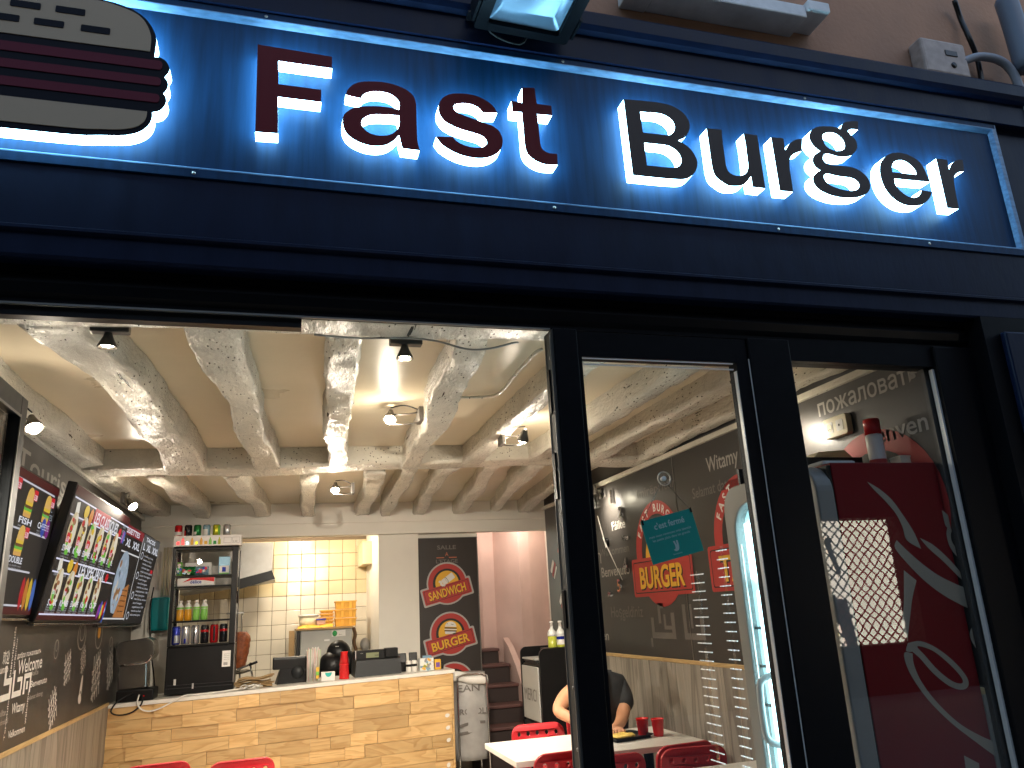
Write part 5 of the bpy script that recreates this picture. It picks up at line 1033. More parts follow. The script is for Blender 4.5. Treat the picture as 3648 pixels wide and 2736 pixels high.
b.mat(blue_can).box((1.235, 4.83, zt(1.25) + .1), (1.31, 4.88, zt(1.25) + .125)); b.build('sachet', o)['kind'] = 'stuff'
b = MB(yellow).box((1.335, 4.82, zt(1.35)), (1.39, 4.86, zt(1.35) + .085), .004); b.mat(mat('violet print', (.12, .05, .3), .5)).poly(facing_street(0, 4.8195, 0), rect(1.345, zt(1.35) + .02, 1.38, zt(1.35) + .06), .0005); tag(b.build('spice_box'), 'small yellow and violet packet at the counter end', 'packet')
tag(MB(grey_pl).lathe((1.405, 4.87, zt(1.4)), [(.018, 0), (.02, .04), (.012, .06)], 12).build('shaker'), 'small dark shaker at the very end of the counter', 'shaker')

# ---------------------------------------------------------------- kitchen things
hd = thing('extractor_hood', 'dull steel extractor hood above the meat cone', 'extractor hood', (-.5, 6.0, 1.85))
b = MB(dark_steel); x0, x1 = -.95, -.075
b.add([(x0, 5.9, 1.86), (x1 + .03, 5.9, 1.955), (x1, 5.9, 2.03), (x1, 5.9, 2.32), (x0, 5.9, 2.32), (x0, 6.6, 1.86), (x1 + .03, 6.6, 1.955), (x1, 6.6, 2.03), (x1, 6.6, 2.32), (x0, 6.6, 2.32)], [(0, 1, 2, 3, 4), (9, 8, 7, 6, 5), (1, 6, 7, 2), (2, 7, 8, 3), (5, 6, 1, 0), (4, 3, 8, 9), (0, 4, 9, 5)]); b.build('canopy', hd)
MB(black_pl).add([(-.395, 5.88, 1.97), (-.08, 5.88, 2.045), (-.045, 5.88, 1.962), (-.395, 5.88, 1.872), (-.395, 5.899, 1.97), (-.08, 5.899, 2.045), (-.045, 5.899, 1.962), (-.395, 5.899, 1.872)], [(3, 2, 1, 0), (0, 1, 5, 4), (1, 2, 6, 5), (2, 3, 7, 6)]).build('rim', hd)
f2 = thing('freezer', 'light grey upright freezer against the kitchen tiles', 'freezer', (.47, 6.5, 0))
MB(lgrey_pl).box((.215, 6.25, .02), (.74, 6.85, 1.45), .012).build('body', f2); MB(black_pl).box((.18, 6.26, .02), (.213, 6.8, 1.445), .004).build('side', f2); MB(paper).box((.17, 6.22, 1.452), (.745, 6.86, 1.468)).build('top_board', f2)
b = MB(card).poly(facing_street(0, 6.249, 0), rect(.53, 1.375, .67, 1.435), .001); b.mat(green_can).flat(facing_street(.56, 6.2485, 1.405), ellipse(0, 0, .025, .03, 12), .001); b.mat(grey_print).text(facing_street(.6, 6.2485, 1.385), 'A++', 0, 0, .015, None, .001); b.build('sticker', f2)
b = MB(bead).box((.455, 6.245, 1.335), (.51, 6.25, 1.352)); b.build('badge', f2)
tag(MB(paper).box((.105, 6.3, 1.0), (.16, 6.36, 1.455)).build('cardboard_roll'), 'brown cardboard leaning left of the grey freezer', 'cardboard')
bu = thing('plastic_bucket', 'cream plastic bucket with lid on the freezer', 'bucket', (.3, 6.45, 1.469)); MB(cream_pl).lathe((.3, 6.45, 1.469), [(.085, 0), (.1, .12)], 20).build('body', bu); MB(white_pl).lathe((.3, 6.45, 1.589), [(.105, 0), (.105, .014), (.095, .02), (.0, .02)], 20).build('lid', bu)
b = MB(yellow); r = random.Random(12)
rings = []
for i in range(13):
    t = i / 12; x = .19 + .35 * t; hh = .012 + .016 * abs(math.sin(5 * t)) + .006
    rings.append([Vector((x, 6.3 + .07 * math.cos(a), 1.47 + hh * max(0, math.sin(a)) + r.uniform(0, .004))) for a in [math.pi * 2 * j / 10 for j in range(10)]])
b.loft(rings); tag(b.build('food_bag'), 'flat shiny yellow bag in front of the bucket', 'bag')
lb = MB(mat('pink tub', (.5, .3, .25), .4)).box((.38, 6.32, 1.5), (.47, 6.4, 1.545), .004).build('small_tub'); tag(lb, 'little tub with a blue lid beside the foam trays', 'tub'); MB(blu_can).box((.374, 6.315, 1.5455), (.476, 6.405, 1.56), .003).build('lid', lb)
def trays(x0, x1, y0, y1, z0, n, lab, each):
    t = thing('foam_trays', lab, 'trays', ((x0 + x1) / 2, (y0 + y1) / 2, z0), 'stacked foam boxes on the freezer')
    for k in range(n):
        b = MB(orange_mat); z = z0 + each * k; e = .008
        b.add([(x0 + e, y0 + e, z), (x1 - e, y0 + e, z), (x1 - e, y1 - e, z), (x0 + e, y1 - e, z), (x0, y0, z + each - .004), (x1, y0, z + each - .004), (x1, y1, z + each - .004), (x0, y1, z + each - .004)], [(3, 2, 1, 0), (4, 5, 6, 7), (0, 1, 5, 4), (1, 2, 6, 5), (2, 3, 7, 6), (3, 0, 4, 7)])
        b.box((x0 - .006, y0 - .006, z + each - .016), (x1 + .006, y1 + .006, z + each - .006))
        for q in (.25, .65): b.box((x0 + (x1 - x0) * q, y0 - .004, z + .004), (x0 + (x1 - x0) * (q + .14), y0 + .002, z + each - .02))
        b.build('tray', t)
trays(.575, .79, 6.36, 6.55, 1.4695, 3, 'taller stack of yellow foam boxes on the freezer', .088)
trays(.43, .565, 6.55, 6.7, 1.4695, 5, 'shorter stack of yellow foam boxes behind the small tub', .036)
b = MB(brn_ := mat('hanging leather', (.1, .05, .02), .5)).tube([(.77, 6.5, 1.45), (.79, 6.48, 1.38), (.775, 6.48, 1.3), (.8, 6.48, 1.22), (.785, 6.48, 1.2)], .018, 8); tag(b.build('strap'), 'dark brown strap hanging down the freezer side', 'strap')
b = MB(bag_pl); b.ball((.9, 6.55, 1.27), .055, .05, .07, 10); tag(b.build('plastic_bag'), 'crumpled clear bag hanging by the pillar', 'bag')
cl = thing('kitchen_fill_light', 'round white fill light added above the kitchen', 'fill light', (.2, 6.25, 2.55))  # unseen fixture added to brighten the kitchen tiles
MB(white_pl).lathe((.2, 6.0, 2.58), [(.14, .08), (.14, .03), (.13, .0)], 20).build('base', cl); MB(glow('kitchen fill glow', (1, .8, .5), .7)).lathe((.2, 6.0, 2.578), [(.12, 0), (.0001, -.03)], 20).build('diffuser', cl)

# ================================================================ right half of the room
bn = thing('menu_banner', 'tall dark panel with sandwich and burger emblems, pointing to the room upstairs', 'banner', (1.68, 5.75, .3))
BW0, BW1, BZ0, BZ1 = 1.36, 1.985, .3, 2.3
MB(banner_mat).box((BW0, 5.75, BZ0), (BW1, 5.77, BZ1), .003).build('panel', bn)
f = facing_street(1.66, 5.749, 0)
b = MB(grey_print).text(f, 'SALLE', 0, 2.185, .042, .2, .001, .02, 0, 'c'); b.mat(mat('rust print', (.42, .12, .06), .5)).text(f, 'A', 0, 2.115, .042, .035, .001, .01, 0, 'c'); b.poly(f, rect(-.11, 2.095, -.028, 2.105), .001); b.poly(f, rect(.022, 2.095, .105, 2.105), .001)
b.mat(grey_print).text(f, "L'ETAGE", 0, 2.045, .038, .23, .001, .02, 0, 'c'); b.build('lettering', bn)
badge(facing_street(1.655, 5.749, 1.84), .198, 'SANDWICH', bn, .24, True, 'wrap')
badge(facing_street(1.675, 5.749, 1.345), .198, 'BURGER', bn, .22, True, 'burger')
badge(facing_street(1.695, 5.749, .86), .198, 'TACOS', bn, .2, True, 'wrap')
MB(alu).box((BW1 - .004, 5.745, BZ0), (BW1 + .006, 5.775, BZ1 + .005)).build('edge_rail', bn); MB(alu).box((BW0, 5.745, BZ1), (BW1, 5.775, BZ1 + .006)).build('edge_rail', bn)
o = MB(white_wall).box((1.36, 5.78, 2.2), (2.0, 5.82, 2.4)).build('back_wall'); struct(o)
o = MB(white_wall).box((1.36, 5.78, 0), (2.0, 5.82, 2.2)).build('back_wall'); struct(o)

tb = thing('bag_stand', 'chrome bag stand holding a printed clear sack beside the counter end', 'waste bag', (1.66, 5.0, 0))
b = MB(chrome)
for yy in (4.8, 5.12): b.tube([(1.8, yy, .05), (1.795, yy, .9), (1.77, yy, .99), (1.7, yy, 1.01), (1.55, yy, 1.0), (1.53, yy, .9), (1.535, yy, .05)], .009)
b.box((1.52, 4.85, .04), (1.82, 5.13, .055)); b.build('frame', tb)
r = random.Random(6); rings = []; k = 26
for i in range(15):
    t = i / 14; z = .3 + .72 * t; wob = .012 + .014 * math.sin(t * 9)
    sx, sy = .145 + .02 * math.sin(math.pi * t), .13 + .03 * math.sin(math.pi * t)
    rings.append([Vector((1.665 + sx * math.copysign(abs(math.cos(a)) ** .6, math.cos(a)) * (1 + .05 * math.sin(9 * a + 3 * t)) + r.uniform(-.005, .005), 4.99 + sy * math.copysign(abs(math.sin(a)) ** .6, math.sin(a)) * (1 + .06 * math.sin(7 * a)) + r.uniform(-.005, .005), z)) for a in [2 * math.pi * j / k for j in range(k)]])
b = MB(bag_pl); b.smooth = True; b.loft(rings); b.build('bag', tb)
b = MB(white_pl); b.smooth = True
rings = []
for i in range(9):
    t = i / 8; x = 1.5 + .31 * t; rings.append([Vector((x, 4.84 + .04 * math.cos(a) + .01 * math.sin(6 * t), 1.0 - .05 * t + .045 * math.sin(a) + .008 * math.sin(9 * t))) for a in [2 * math.pi * j / 8 for j in range(8)]])
b.loft(rings); b.build('rolled_rim', tb)
b = MB(grey_print); f = facing_street(1.665, 4.828, 0); b.text(f, 'EAN', -.03, .87, .06, .2, .0, .01, 0, 'c'); b.text(f, 'ROPOLE', .02, .68, .05, .27, .0, .01, 0, 'c'); b.flat(f, [(-.13, .6), (.0, .625), (.11, .62), (.11, .6), (0, .6), (-.13, .575)], .0); b.flat(f, [(-.13, .54), (-.05, .545), (.0, .535), (-.05, .52), (-.13, .515)], .0); b.build('lettering', tb)

tr = thing('tray_bin', 'black tray-return bin with the word merci on its flap', 'bin', (2.17, 4.3, 0))
f = Frame((2.05, 4.02, 0), (0, 1, 0))
b = MB(black_pl)
prof = rrect(0, 0, .52, 1.21, .06)
b.prism(Frame((2.30, 4.54, 0), (0, -1, 0)), prof, -.02, .02)   # side cheek away
b.box((2.06, 4.04, .02), (2.3, 4.52, 1.1), .01); b.build('body', tr)
b = MB(black_pl).prism(facing_street(2.05, 4.03, 0), rrect(0, 0, .42, 1.225, .05), -.005, .02); b.build('cheek', tr)
b = MB(black_pl).prism(facing_street(2.05, 4.55, 0), rrect(0, 0, .42, 1.225, .05), -.02, .0); b.build('cheek', tr)
fb = Frame((2.055, 4.53, .66), (0, -1, 0), (-.0, 0, 1))
MB(lgrey_pl).fbox(fb, .02, .0, .0, .47, .42, .012, .004).build('flap', tr); MB(grey_print).text(fb, 'MERCI', .245, .15, .1, .34, .014, .0, 0, 'c').build('lettering', tr)
MB(grey_pl).fbox(fb, .02, -.62, .0, .47, -.02, .01, .004).build('door_panel', tr)
for k in range(3): tag(MB(grey_pl if k < 2 else lgrey_pl).box((2.06 - .012 * k, 4.08 + .02 * k, 1.1005 + .016 * k), (2.36, 4.46, 1.1145 + .016 * k), .004).build('serving_tray'), ['dark serving tray at the bottom of the stack on the bin', 'dark serving tray, middle of the stack on the bin', 'pale serving tray on top of the stack on the bin'][k], 'tray', 'trays on the bin')
tag(MB(cup_red).prism(Frame((2.2, 4.2, 1.149), (1, 0, 0), (0, 1, 0)), smooth_loop([(-.05, -.03), (.03, -.04), (.06, .0), (.02, .04), (-.04, .03)]), 0, .02).build('napkin'), 'crumpled red napkin on the pale serving tray', 'napkin')
MB(black_pl).box((2.12, 4.05, 1.205), (2.45, 4.2, 1.225), .004).build('top_shelf', tr)
for x, lab in ((2.2, 'spray bottle of yellow green cleaner at the left on the bin'), (2.275, 'yellow green bottle with a blue and white label on the bin')):
    t = thing('soap_bottle', lab, 'bottle', (x, 4.2, 1.2255)); z = 1.2255
    t.location = (x, 4.1, z); t['_o'] = (x, 4.1, z)
    MB(soap).lathe((x, 4.1, z), [(.036, 0), (.038, .005), (.038, .09)], 16).build('liquid', t); MB(bottle_cl).lathe((x, 4.1, z + .09), [(.038, 0), (.037, .03), (.015, .06), (.014, .075)], 16).build('neck', t); MB(white_pl).lathe((x, 4.1, z + .165), [(.014, 0), (.012, .03), (.018, .032), (.016, .045), (0, .045)], 12).build('cap', t)
    if x > 2.25: b = MB(white_pl).lathe((x, 4.1, z + .02), [(.0385, 0), (.0385, .07)], 16, cap=False); b.mat(blu_can).lathe((x, 4.1, z + .06), [(.0388, 0), (.0388, .025)], 16, cap=False); b.build('label_band', t)

# ---------------------------------------------------------------- tables
def table(x0, x1, y0, y1, lab):
    t = thing('dining_table', lab, 'table', ((x0 + x1) / 2, (y0 + y1) / 2, 0), 'white cafe tables')
    MB(white_lam).box((x0, y0, .718), (x1, y1, .75), .003).build('table_top', t)
    for x in (x0 + .22, x1 - .22):
        MB(black_alu).cyl((x, (y0 + y1) / 2, .03), (x, (y0 + y1) / 2, .718), .03).build('leg', t); MB(black_alu).box((x - .2, (y0 + y1) / 2 - .25, .004), (x + .2, (y0 + y1) / 2 + .25, .03), .01).build('foot', t)
    return t
table(1.262, 2.43, 2.07, 2.78, 'white table with a plate of food, where the person sits')
table(1.25, 2.41, .76, 1.425, 'white table nearest the window, only its top corner showing')
ch = thing('red_chair', 'placeholder', 'chair', (0, 0, 0), 'red plastic chairs with round holes')
f = Frame((0, .2, .43), (1, 0, 0), (0, .14, 1))
holes = [ellipse(-.128 + .064 * c_, .315 - .062 * r_, .0155, .0175, 14) for r_ in range(4) for c_ in range(5)]
b = MB(red_pl); lp = [rrect(-.178, .0, .178, .372, .062, 7)] + holes
b.prism(f, lp, -.006, .006, bevel=.0035); vs = b.v
for q in b.v: q.y -= .9 * (q.x ** 2)      # the back wraps a little round the sitter
b.build('backrest', ch)
fs_ = Frame((0, 0, .435), (1, 0, 0), (0, 1, 0)); sh = [ellipse(-.1 + .066 * c_, -.1 + .066 * r_, .015, .015, 12) for r_ in range(4) for c_ in range(4)]
b = MB(red_pl).prism(fs_, [rrect(-.2, -.22, .2, .2, .06, 6)] + sh, -.008, .008, bevel=.004)
b.build('seat', ch)
for sx in (-1, 1):
    MB(chrome).tube([(sx * .17, -.19, .004), (sx * .155, -.17, .42)], .011, 8, 1).build('leg', ch); MB(chrome).tube([(sx * .18, .23, .004), (sx * .155, .16, .42), (sx * .15, .2, .5)], .011, 8, 1).build('leg', ch)
def chair(loc, rz, lab, first=[True], red=red_pl):
    if first[0]: first[0] = False; ch.location = loc; ch.rotation_euler = (0, 0, rz); ch['label'] = lab; return ch
    return dup(ch, loc, rz, lab)
chair((1.675, 2.80, 0), R(-4), 'red chair behind the white table, beside the seated person')
chair((1.49, 2.16, 0), math.pi + R(3), 'red chair with its back to the street, tucked under the plate table')
chair((1.69, 1.93, 0), math.pi + R(-4), 'red chair mostly hidden by the black upright, at the plate table')
chair((2.16, 1.90, 0), math.pi + R(-8), 'front red chair of the overlapping pair by the glass door')
chair((2.12, 2.02, 0), math.pi + R(6), 'red chair just behind the front one of the overlapping pair')
chair((2.2, 3.12, 0), R(4), 'red chair the seated person is sitting on')
chair((-.68, 3.15, 0), math.pi + R(8), 'red chair with its back up before the left end of the counter')
chair((-.195, 2.99, 0), math.pi + R(4), 'red chair with its back up before the middle of the counter')
pl = thing('dinner_plate', 'dark square plate holding yellow food on the white table', 'plate', (2.07, 2.44, .7505))
b = MB(black_pl); f = Frame((2.06, 2.43, .7505), (1, .25, 0), (-.25, 1, 0)); b.fbox(f, -.13, -.1, .0, .13, .1, .008, .003)
L0, L1 = rrect(-.13, -.1, .13, .1, .02), rrect(-.15, -.12, .15, .12, .02); n = len(L0)
b.add([f.p(a, c_, .006) for a, c_ in L0] + [f.p(a, c_, .022) for a, c_ in L1], [(i, (i + 1) % n, n + (i + 1) % n, n + i) for i in range(n)]); b.build('dish', pl)
b = MB(egg); r = random.Random(3)
for k in range(9): b.ball(f.p(r.uniform(-.09, .06), r.uniform(-.05, .05), .018), r.uniform(.025, .045), r.uniform(.02, .03), .012, 8)
tag(b.build('food'), 'yellow omelette-like food lying on the dark plate', 'food')
for x, y_, lab in ((2.20, 2.45, 'red plastic cup at the left on the table by the wall'), (2.27, 2.38, 'red plastic cup in front, right one on the table by the wall')):
    tag(MB(cup_red).lathe((x, y_, .7505), [(.028, 0), (.03, .004), (.04, .1), (.042, .1), (.0405, .102), (.037, .1), (.028, .01), (.0, .01)], 20).build('plastic_cup'), lab, 'cup', 'red cups on the table')

# ---------------------------------------------------------------- the seated person
def skinned(name, verts, edges, m, parent, sub=2, root=0):
    me = bpy.data.meshes.new(name); off = Vector(parent['_o'])
    me.from_pydata([Vector(v[0]) - off for v in verts], edges, []); o = bpy.data.objects.new(name, me); C.objects.link(o); o.parent = parent; o['_o'] = tuple(off)
    md = o.modifiers.new('skin', 'SKIN'); md.use_smooth_shade = True
    me.skin_vertices.new(name='') if not me.skin_vertices else None
    for i, v in enumerate(verts): me.skin_vertices[0].data[i].radius = (v[1], v[1] if len(v) < 3 else v[2]); me.skin_vertices[0].data[i].use_root = (i == root)
    s2 = o.modifiers.new('sub', 'SUBSURF'); s2.levels = sub; s2.render_levels = sub
    me.materials.append(m); return o
pn = thing('person', 'person in a black t-shirt leaning over the table behind the black upright', 'person', (2.07, 3.05, 0))
body = [((2.2, 3.08, .50), .14, .11), ((2.22, 3.09, .66), .14, .105), ((2.23, 3.06, .84), .145, .11), ((2.2, 3.0, .985), .14, .1), ((2.1, 2.94, 1.08), .065, .06), ((2.045, 2.87, 1.13), .055, .055),
        ((2.02, 2.97, 1.02), .075), ((1.87, 2.93, .96), .058), ((1.79, 2.85, .905), .046), ((1.775, 2.82, .885), .042), ((1.86, 2.72, .84), .036), ((1.95, 2.64, .80), .029), ((2.0, 2.6, .79), .027),
        ((2.29, 2.99, .99), .075), ((2.3, 2.95, .91), .058), ((2.26, 2.88, .83), .048), ((2.22, 2.83, .795), .042), ((2.15, 2.72, .785), .035), ((2.1, 2.65, .785), .028), ((2.06, 2.61, .785), .026),
        ((2.1, 3.02, .48), .085), ((1.93, 2.68, .47), .07), ((1.93, 2.62, .28), .05), ((1.93, 2.64, .07), .04), ((1.93, 2.55, .035), .035), ((2.28, 3.02, .48), .085), ((2.2, 2.68, .47), .07), ((2.2, 2.62, .28), .05), ((2.2, 2.64, .07), .04), ((2.2, 2.55, .035), .035)]
edges = [(0, 1), (1, 2), (2, 3), (3, 4), (4, 5), (3, 6), (6, 7), (7, 8), (8, 9), (9, 10), (10, 11), (11, 12), (3, 13), (13, 14), (14, 15), (15, 16), (16, 17), (17, 18), (18, 19), (0, 20), (20, 21), (21, 22), (22, 23), (23, 24), (0, 25), (25, 26), (26, 27), (27, 28), (28, 29)]
skinned('body', body, edges, skin, pn)
tee = [((2.2, 3.08, .54), .165, .13), ((2.22, 3.09, .66), .165, .125), ((2.23, 3.06, .84), .17, .13), ((2.2, 3.0, .985), .16, .118), ((2.13, 2.95, 1.05), .085, .08), ((2.02, 2.97, 1.02), .094), ((1.93, 2.94, .985), .074), ((2.285, 2.995, .99), .098), ((2.31, 2.95, .91), .082), ((2.275, 2.9, .845), .068)]
skinned('t_shirt', tee, [(0, 1), (1, 2), (2, 3), (3, 4), (3, 5), (5, 6), (3, 7), (7, 8), (8, 9)], shirt, pn)
legs = [((2.2, 3.08, .5), .165, .13), ((2.1, 3.02, .48), .1), ((1.93, 2.68, .47), .085), ((1.93, 2.62, .28), .065), ((1.93, 2.64, .09), .055), ((2.28, 3.02, .48), .1), ((2.2, 2.68, .47), .085), ((2.2, 2.62, .28), .065), ((2.2, 2.64, .09), .055)]
skinned('trousers', legs, [(0, 1), (1, 2), (2, 3), (3, 4), (0, 5), (5, 6), (6, 7), (7, 8)], denim, pn)
Mh = Matrix.Rotation(R(-32), 3, 'X')
b = MB(skin); hc = Vector((2.035, 2.82, 1.19)); b.ball(hc, .073, .09, .108, 20, Mh); b.ball(hc + Mh @ Vector((0, -.095, -.012)), .012, .02, .02, 8); b.ball(hc + Mh @ Vector((0, -.05, -.085)), .042, .04, .03, 10)
for sx in (-1, 1): b.ball(hc + Mh @ Vector((sx * .074, .005, 0)), .01, .02, .03, 8)
b.build('head', pn)
b = MB(hair); b.ball(hc + Mh @ Vector((0, .018, .028)), .081, .092, .1, 18, Mh); b.build('hair', pn)
b = MB(mat('eye', (.02, .015, .012), .2))
for sx in (-1, 1): b.ball(hc + Mh @ Vector((sx * .03, -.083, .008)), .009, .006, .006, 8)
b.mat(mat('lips', (.3, .1, .08), .5)).ball(hc + Mh @ Vector((0, -.088, -.05)), .02, .006, .005, 8); b.build('face', pn)
for sx, wr_, palm in ((-1, Vector((2.0, 2.6, .79)), Vector((2.03, 2.565, .79))), (1, Vector((2.06, 2.61, .785)), Vector((2.045, 2.56, .785)))):
    vv = [(tuple(wr_), .026), (tuple(palm), .034, .02)]; ee = [(0, 1)]
    dd = (palm - wr_).normalized(); sd = Vector((dd.y, -dd.x, 0))
    for k in range(4):
        o0 = sd * (.026 - .0175 * k); ln = (.06, .072, .068, .052)[k]; i0 = len(vv)
        vv += [(tuple(palm + o0 + dd * .03), .0095), (tuple(palm + o0 * 1.1 + dd * (.03 + ln * .55) + Vector((0, 0, .004))), .0088), (tuple(palm + o0 * 1.1 + dd * (.03 + ln) - Vector((0, 0, .012))), .0075)]; ee += [(1, i0), (i0, i0 + 1), (i0 + 1, i0 + 2)]
    i0 = len(vv); vv += [(tuple(palm + sd * .04 * (-1 if sx < 0 else 1) + dd * .01), .011), (tuple(palm + sd * .055 * (-1 if sx < 0 else 1) + dd * .04), .009)]; ee += [(1, i0), (i0, i0 + 1)]
    skinned('hand', vv, ee, skin, pn)

# ---------------------------------------------------------------- tall drinks refrigerator with its red side to the street
rf = thing('drinks_refrigerator', 'tall refrigerator with red script side panel to the street and lit glass front', 'fridge', (2.25, .45, 0))
FX, FY0, FY1, FZ = 1.955, .125, .78, 2.03
MB(fridge_red).box((FX + .08, FY0, .02), (2.535, FY1, FZ), .004).build('body', rf)
b = MB(fridge_grey).prism(Frame((FX, FY1, .02), (0, -1, 0)), [rrect(0, 0, FY1 - FY0, FZ - .03, .1, 8), rrect(.06, .1, FY1 - FY0 - .06, FZ - .1, .13, 8)], -.062, 0, bevel=.008); b.build('door_frame', rf)
b = MB(black_pl).box((FX + .062, FY0 + .004, .03), (FX + .08, FY1 - .004, FZ - .01)); b.build('door_seal', rf)
b = MB(led_dim).prism(Frame((FX + .04, FY1, .02), (0, -1, 0)), rrect(.055, .095, FY1 - FY0 - .055, FZ - .095, .13, 8), -.01, .0); b.build('lit_interior', rf)
b = MB(led_white)
b.fbox(Frame((FX + .03, FY1, .02), (0, -1, 0)), .12, .12, 0, .3, FZ - .48, .006); b.build('led_strip', rf)
b = MB(led_white).fbox(Frame((FX + .03, FY1, .02), (0, -1, 0)), .09, 1.60, 0, .59, 1.84, .004); b.build('light_box', rf)
for k in range(9): MB(alu).fbox(Frame((FX + .03, FY1, .02), (0, -1, 0)), .065, .15 + .155 * k, 0, .16, .162 + .155 * k, .005).build('shelf_rail', rf)
MB(smear).prism(Frame((FX + .008, FY1, .02), (0, -1, 0)), rrect(.058, .098, FY1 - FY0 - .058, FZ - .098, .13, 8), -.004, .0).build('pane', rf)
MB(bead).fbox(Frame((FX, FY1, .02), (0, -1, 0)), .09, .15, .0, .096, 1.75, .006).build('trim', rf)
b = MB(lgrey_pl).tube([(FX + .0, .585, 1.235), (FX - .05, .6, 1.21), (FX - .062, .6, 1.15), (FX - .062, .6, 1.05), (FX - .05, .6, .99), (FX + .0, .585, .965)], .014, 10); b.build('handle', rf)
b = MB(script_mat)   # the big white script, running up the side
f = facing_street(0, FY0, 0)
for pts in ([[(2.1897, 1.9542, 1), (2.2413, 1.9248), (2.2892, 1.8833), (2.3243, 1.8312), (2.3541, 1.7795), (2.3711, 1.7409), (2.385, 1.69, 1), (2.3256, 1.7253), (2.3167, 1.7761), (2.2973, 1.8275), (2.2571, 1.8794), (2.2149, 1.9229)]], [[(2.2781, 1.7266, 1), (2.3141, 1.6895), (2.3695, 1.6398), (2.4399, 1.5894), (2.5213, 1.5503), (2.6149, 1.5104), (2.61, 1.4365, 1), (2.5374, 1.4667), (2.4505, 1.5121), (2.3745, 1.5684), (2.3089, 1.636), (2.2639, 1.697)]], [[(2.3883, 1.7326, 1), (2.4458, 1.7036), (2.5021, 1.6533), (2.5552, 1.5909), (2.6042, 1.5139, 1), (2.5367, 1.5796), (2.4762, 1.642), (2.4201, 1.6922)]], [[(2.5223, 1.8378, 1), (2.5711, 1.7992), (2.6021, 1.7673, 1), (2.6087, 1.7329), (2.5754, 1.7555), (2.5465, 1.75), (2.5408, 1.7131), (2.5683, 1.6693), (2.6172, 1.6188, 1), (2.5618, 1.6451), (2.5268, 1.689), (2.5201, 1.7383), (2.5319, 1.7689, 1), (2.5235, 1.7816)]], [[(2.285, 1.6132, 1), (2.3346, 1.573, 1), (2.3018, 1.5132), (2.2747, 1.4455), (2.2441, 1.3681, 1), (2.2311, 1.4139), (2.2567, 1.4923)]], [[(2.2416, 1.3515, 1), (2.3001, 1.3546), (2.3662, 1.3269), (2.4338, 1.2747), (2.4783, 1.2184), (2.4782, 1.185), (2.4442, 1.1738), (2.3902, 1.1917), (2.3298, 1.2402), (2.2851, 1.293), (2.2556, 1.32, 1), (2.2281, 1.3245)], [(2.2815, 1.3378), (2.349, 1.3167), (2.4157, 1.2619), (2.455, 1.2145), (2.4499, 1.1955), (2.4087, 1.2068), (2.354, 1.2495), (2.3091, 1.3026)]], [[(2.2197, 1.3195), (2.2543, 1.3145, 1), (2.2516, 1.2732), (2.2724, 1.2114), (2.3254, 1.1368), (2.4066, 1.0599), (2.5079, 1.0026), (2.6185, 0.96, 1), (2.6132, 0.8915, 1), (2.5406, 0.9354), (2.4493, 1.0026), (2.3655, 1.0688), (2.286, 1.1507), (2.2343, 1.2306), (2.2156, 1.2867)]], [[(2.6139, 1.3953, 1), (2.5731, 1.4005), (2.5405, 1.3791), (2.535, 1.3448), (2.56, 1.2974), (2.6132, 1.2426, 1), (2.6152, 1.2767), (2.5827, 1.3246), (2.5696, 1.36), (2.5856, 1.3765), (2.6129, 1.3778, 1)]], [[(2.6166, 1.1746, 1), (2.5713, 1.1752), (2.546, 1.1521), (2.5443, 1.1191), (2.5651, 1.0734), (2.6151, 1.0254, 1), (2.6171, 1.058), (2.589, 1.1044), (2.5746, 1.1333), (2.5881, 1.1544), (2.6156, 1.1579, 1)]], [[(2.3966, 0.9546, 1), (2.4564, 0.9225, 1), (2.4501, 0.8864, 1), (2.3907, 0.8925, 1)]],): b.flat(f, [smooth_loop(q) for q in pts], .0015)
b.build('script_lettering', rf)
tp = thing('spray_can', 'white spray can with a red cap standing on the refrigerator', 'spray can', (2.44, .33, FZ)); cx, cy_ = 2.445, .33
MB(white_pl).lathe((cx, cy_, FZ + .0005), [(.034, 0), (.035, .004), (.035, .15), (.031, .16)], 18).build('body', tp); MB(cup_red).lathe((cx, cy_, FZ + .16), [(.0335, 0), (.034, .06), (.031, .068), (0, .068)], 18).build('cap', tp); MB(badge_red).lathe((cx, cy_, FZ + .02), [(.0353, 0), (.0353, .03)], 18, cap=False).build('label_band', tp)
t = thing('black_tray', 'shallow black tray lying on top of the refrigerator', 'tray', (2.28, .55, FZ)); b = MB(black_pl).box((2.02, .46, FZ + .0005), (2.47, .74, FZ + .012)); b.box((2.02, .45, FZ + .0005), (2.47, .465, FZ + .085)); b.box((2.02, .735, FZ + .0005), (2.47, .75, FZ + .085)); b.build('dish', t)
tag(MB(lgrey_pl).box((2.06, .2, FZ + .0005), (2.22, .3, FZ + .024), .01).build('plastic_box'), 'pale grey flat plastic box on the refrigerator edge', 'lid')
tag(MB(orange_mat).box((2.24, .22, FZ + .0005), (2.33, .3, FZ + .016), .006).build('yellow_packet'), 'flat yellow packet beside the grey lid', 'packet')
tag(MB(cream_pl).add([(2.25, .5, FZ + .088), (2.47, .5, FZ + .088), (2.47, .7, FZ + .088), (2.25, .7, FZ + .088), (2.31, .53, FZ + .125), (2.45, .53, FZ + .135), (2.45, .67, FZ + .135), (2.31, .67, FZ + .125)], [(3, 2, 1, 0), (4, 5, 6, 7), (0, 1, 5, 4), (1, 2, 6, 5), (2, 3, 7, 6), (3, 0, 4, 7)]).build('cream_box'), 'cream box with sloping end lying on the black tray', 'box')
b = MB(cream_pl).box((2.48, .24, FZ + .0005), (2.53, .3, FZ + .045)); b.box((2.478, .238, FZ + .045), (2.532, .302, FZ + .052)); tag(b.build('small_carton'), 'small cream carton right of the spray can', 'box')
